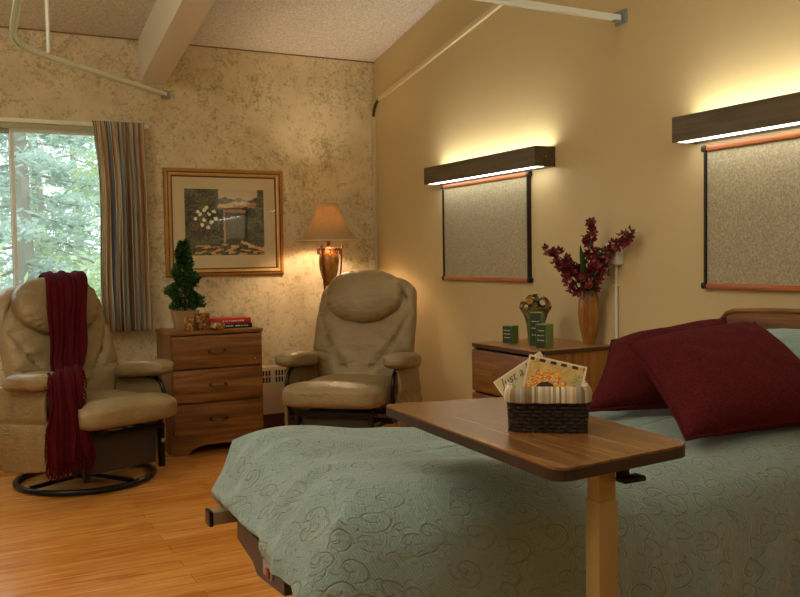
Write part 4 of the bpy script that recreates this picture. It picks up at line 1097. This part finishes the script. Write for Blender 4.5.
# basket
BA = math.atan2(-.105, .15)
bk = thing('basket', 'small dark wicker basket with striped cloth liner on overbed table', 'basket', (1.165, 1.565, TH), BA)
bw, bdp, bh = .079, .054, .072
def rr_at(k, n, w, d, r):
    P = rrect(-w, w, -d, d, r, 6); return P
def weave():
    g = G(); rows = 9
    for j in range(rows):
        z = .005 + j * (bh - .006) / (rows - 1) ; P = rrect(-bw - .004 * j / rows, bw + .004 * j / rows, -bdp - .003 * j / rows, bdp + .003 * j / rows, .012, 4)
        # densify
        Q = []
        for i in range(len(P)):
            a, b = Vector(P[i]), Vector(P[(i + 1) % len(P)]); m = max(1, int((b - a).length / .006))
            for q in range(m): Q.append(a + (b - a) * q / m)
        pts = []
        for i, p in enumerate(Q):
            nn = Vector((p.x / bw, p.y / bdp)).normalized(); off = .0030 * (1 if ((i // 2) + j) % 2 else -1)
            pts.append((p.x + nn.x * off, p.y + nn.y * off, z + .0012 * noise.noise(Vector((i * .3, j, 0)))))
        g.tube(pts, .0047, 6, True)
    g.box(-bw + .002, bw - .002, -bdp + .002, bdp - .002, 0, .004)
    for sx in (-1, 1):
        g.box(sx * bw - .002, sx * bw + .002, -bdp + .01, bdp - .01, .002, bh); g.box(-bw + .01, bw - .01, sx * bdp - .002, sx * bdp + .002, .002, bh)
    return g
weave().build('wicker_body', mat('black brown wicker', '#2c221a', .35, bump=(200, .4)), bk)
def liner():
    vs = []; fs = []; n = 0; prof = [(.010, .064), (.014, .066), (.015, .078), (.013, .092), (.006, .100), (-.004, .098), (-.010, .088), (-.012, .060), (-.012, .02)]
    P = rrect(-bw, bw, -bdp, bdp, .018, 6); Q = []
    for i in range(len(P)):
        a, b = Vector(P[i]), Vector(P[(i + 1) % len(P)]); m = max(1, int((b - a).length / .0022))
        for q in range(m): Q.append(a + (b - a) * q / m)
    n = len(Q)
    for o, z in prof:
        for i, p in enumerate(Q):
            nn = Vector((p.x, p.y)); e = Vector((math.copysign(max(0, abs(p.x) - bw + .018), p.x), math.copysign(max(0, abs(p.y) - bdp + .018), p.y)))
            e = e.normalized() if e.length > 1e-6 else nn.normalized()
            w = .0022 * noise.noise(Vector((i * .09, z * 30, 0)))
            vs.append((p.x + e.x * (o + w), p.y + e.y * (o + w), z + w * .8))
    for j in range(len(prof) - 1):
        for i in range(n): i2 = (i + 1) % n; fs.append((j * n + i, j * n + i2, (j + 1) * n + i2, (j + 1) * n + i))
    o = meshobj('cloth_liner', vs, fs, vcol_mat('striped ticking', .9, .1), bk)
    rnd = random.Random(4); seq = []
    while len(seq) < n: seq += [rnd.choice(('#c9b896', '#b3a488', '#d8cbae', '#8a7455', '#a89478', '#dcd0b6', '#9c988a', '#bfa67c'))] * rnd.choice((1, 1, 2, 3))
    ca = o.data.color_attributes.new('Col', 'FLOAT_COLOR', 'CORNER')
    for p in o.data.polygons:
        for li in p.loop_indices: ca.data[li].color = lin(seq[p.index % n])
    m = o.modifiers.new('s', 'SOLIDIFY'); m.thickness = .002
liner()

# cards standing in the basket
def card(w, h, name, label, M, fn, res=(90, 70)):
    t = thing(name, label, 'card'); t.matrix_world = M
    g = G().box(-w / 2, w / 2, .0006, .0016, -h / 2, h / 2)
    g.build('card_back', mat('white card edge', '#e2dccb', .6), t, False)
    q = G().grid(lambda a, b: Vector((-w / 2 + w * a, 0, -h / 2 + h * b)), res[0], res[1]); o = q.build('card_front', vcol_mat('printed card', .5), t, False)
    paint(o, lambda c: fn(c.x / w + .5, c.z / h + .5)); return t
def sunflower(u, v):
    n1 = noise.noise(Vector((u * 8, v * 8, 2))); n2 = noise.noise(Vector((u * 25, v * 25, 7)))
    if u < .035 or u > .965 or v < .05 or v > .955: return (.86, .80, .68)
    c = Vector((.80, .67, .38)) + Vector((.08, .07, .10)) * n1
    if v > .885 and (u * 9) % 1.7 < .9: c = Vector((.16, .12, .08))
    for a, b, s in ((.24, .66, .05), (.30, .60, .055), (.20, .58, .05), (.62, .56, .05), (.66, .50, .055)):
        if (u - a) ** 2 + (v - b) ** 2 < s * s * (1 + n2): c = Vector((.60, .46, .26))
    if abs(sin((u * 2 - v * 1.4) * 13 + n1 * 2)) < .14 and v > .5: c = c * .86
    d = sqrt(((u - .40) * 1.3) ** 2 + (v - .22) ** 2); an = math.atan2(v - .22, (u - .4) * 1.3)
    if d < .50 + .07 * sin(an * 17): c = Vector((.90, .66, .18)) + Vector((.1, .1, .1)) * n2
    if d < .48 and n2 > .12: c = Vector((.84, .42, .12))
    if d < .48 and n2 < -.30: c = Vector((.82, .82, .72))
    if d < .24: c = Vector((.22, .14, .10))
    if u > .82 and .45 < v < .8 and n2 > .05: c = Vector((.55, .62, .50))
    return tuple(max(0, min(1, x)) for x in c)
def notecard(u, v):
    n2 = noise.noise(Vector((u * 22, v * 22, 3)))
    if u < .02 or u > .98 or v < .03 or v > .97: return (.88, .82, .68)
    c = Vector((.80, .74, .56))
    d = sqrt((u - .55) ** 2 + (v - .22) ** 2)
    if d < .27:
        if n2 > .16: c = Vector((.66, .20, .12))
        elif n2 < -.22: c = Vector((.86, .84, .78))
        elif n2 > .06: c = Vector((.35, .42, .55))
        elif n2 < -.1: c = Vector((.48, .50, .26))
    return tuple(c)
Mb = Matrix.Translation((1.165, 1.565, TH)) @ Matrix.Rotation(BA, 4, 'Z')
M1 = Mb @ Matrix.Translation((.014, -.010, .104)) @ Matrix.Rotation(radians(-14), 4, 'X') @ Matrix.Rotation(radians(13), 4, 'Y')
M2 = Mb @ Matrix.Translation((-.040, .004, .096)) @ Matrix.Rotation(radians(-16), 4, 'X') @ Matrix.Rotation(radians(-34), 4, 'Y')
card(.128, .095, 'greeting_card', 'yellow greeting card with a sunflower, front of the two in basket', M1, sunflower)
nc = card(.125, .095, 'greeting_card', 'cream note card with script lettering, behind the sunflower card', M2, notecard)
fc = bpy.data.curves.new('script', 'FONT'); fc.body = 'Just a Note'; fc.size = .026; fc.align_x = 'LEFT'; fc.shear = .35; fc.extrude = .0002
tmp = bpy.data.objects.new('tmp', fc); COL.objects.link(tmp); dg = bpy.context.evaluated_depsgraph_get(); me = bpy.data.meshes.new_from_object(tmp.evaluated_get(dg))
bpy.data.objects.remove(tmp)
lo_ = bpy.data.objects.new('script_lettering', me); COL.objects.link(lo_); me.materials.clear(); me.materials.append(mat('grey ink', '#5a5340', .7)); lo_.parent = nc
lo_.location = (-.052, -.0012, .024); lo_.rotation_euler = (pi / 2, 0, 0)

# ------------------------------------------------------------------ outdoors
Mg = mat('lawn', '#6f8a4a', .95, var=.2); struct(G().box(-14, 16, BY + .4, 40, -.5, -.4), 'ground', Mg)
def tree(x, y, h, rad_, col, label, seed, name='tree', conifer=False, n=8500):
    rnd = random.Random(seed); t = thing(name, label, 'tree', (x, y, -.4), 0, 'trees beyond the window')
    lean = rnd.uniform(-.2, .2); g = G()
    g.tube([(0, 0, 0), (lean * .3, 0, h * .3), (lean, 0, h * .65), (lean, 0, h * .93)], [.16, .13, .08, .02], 8)
    cl = []
    if conifer:
        for i in range(46):
            q = .10 + .88 * i / 46; a = i * 2.4; R = rad_ * (1 - q) ** .8 + .1; tip = Vector((lean * q + R * cos(a), R * sin(a), h * q - .18 * R))
            base = Vector((lean * q, 0, h * q)); g.tube([base, tip], [.025, .006], 5)
            for k in range(4): cl.append((base + (tip - base) * (.35 + .22 * k), .26 * (1 - .4 * q), .12))
    else:
        for i in range(42):
            a = i * 2.4; q = rnd.uniform(.12, .97); R = rad_ * sin(pi * min(1, max(.08, q * .88 + .10))) ** .6 * rnd.uniform(.35, 1); c = Vector((lean + R * cos(a), R * sin(a), h * q)); cl.append((c, rnd.uniform(.28, .55), .35))
            if i % 3 == 0: g.tube([(lean * .6, 0, h * q * .75), c], [.035, .01], 5)
    g.build('trunk', mat('grey bark', '#a39e92', .9), t)
    g = G(); per = n // len(cl)
    for c, r, rz in cl:
        for k in range(per):
            p = c + Vector((rnd.gauss(0, r * .5), rnd.gauss(0, r * .5), rnd.gauss(0, rz * .6))); s = rnd.uniform(.035, .085)
            a = Vector((rnd.uniform(-1, 1), rnd.uniform(-1, 1), rnd.uniform(-.6, .6))).normalized(); b = a.orthogonal().normalized()
            g.add([p - a * s, p + b * s * .4, p + a * s, p - b * s * .4], [(0, 1, 2, 3)])
    o = g.build('foliage', col, t, False); return t
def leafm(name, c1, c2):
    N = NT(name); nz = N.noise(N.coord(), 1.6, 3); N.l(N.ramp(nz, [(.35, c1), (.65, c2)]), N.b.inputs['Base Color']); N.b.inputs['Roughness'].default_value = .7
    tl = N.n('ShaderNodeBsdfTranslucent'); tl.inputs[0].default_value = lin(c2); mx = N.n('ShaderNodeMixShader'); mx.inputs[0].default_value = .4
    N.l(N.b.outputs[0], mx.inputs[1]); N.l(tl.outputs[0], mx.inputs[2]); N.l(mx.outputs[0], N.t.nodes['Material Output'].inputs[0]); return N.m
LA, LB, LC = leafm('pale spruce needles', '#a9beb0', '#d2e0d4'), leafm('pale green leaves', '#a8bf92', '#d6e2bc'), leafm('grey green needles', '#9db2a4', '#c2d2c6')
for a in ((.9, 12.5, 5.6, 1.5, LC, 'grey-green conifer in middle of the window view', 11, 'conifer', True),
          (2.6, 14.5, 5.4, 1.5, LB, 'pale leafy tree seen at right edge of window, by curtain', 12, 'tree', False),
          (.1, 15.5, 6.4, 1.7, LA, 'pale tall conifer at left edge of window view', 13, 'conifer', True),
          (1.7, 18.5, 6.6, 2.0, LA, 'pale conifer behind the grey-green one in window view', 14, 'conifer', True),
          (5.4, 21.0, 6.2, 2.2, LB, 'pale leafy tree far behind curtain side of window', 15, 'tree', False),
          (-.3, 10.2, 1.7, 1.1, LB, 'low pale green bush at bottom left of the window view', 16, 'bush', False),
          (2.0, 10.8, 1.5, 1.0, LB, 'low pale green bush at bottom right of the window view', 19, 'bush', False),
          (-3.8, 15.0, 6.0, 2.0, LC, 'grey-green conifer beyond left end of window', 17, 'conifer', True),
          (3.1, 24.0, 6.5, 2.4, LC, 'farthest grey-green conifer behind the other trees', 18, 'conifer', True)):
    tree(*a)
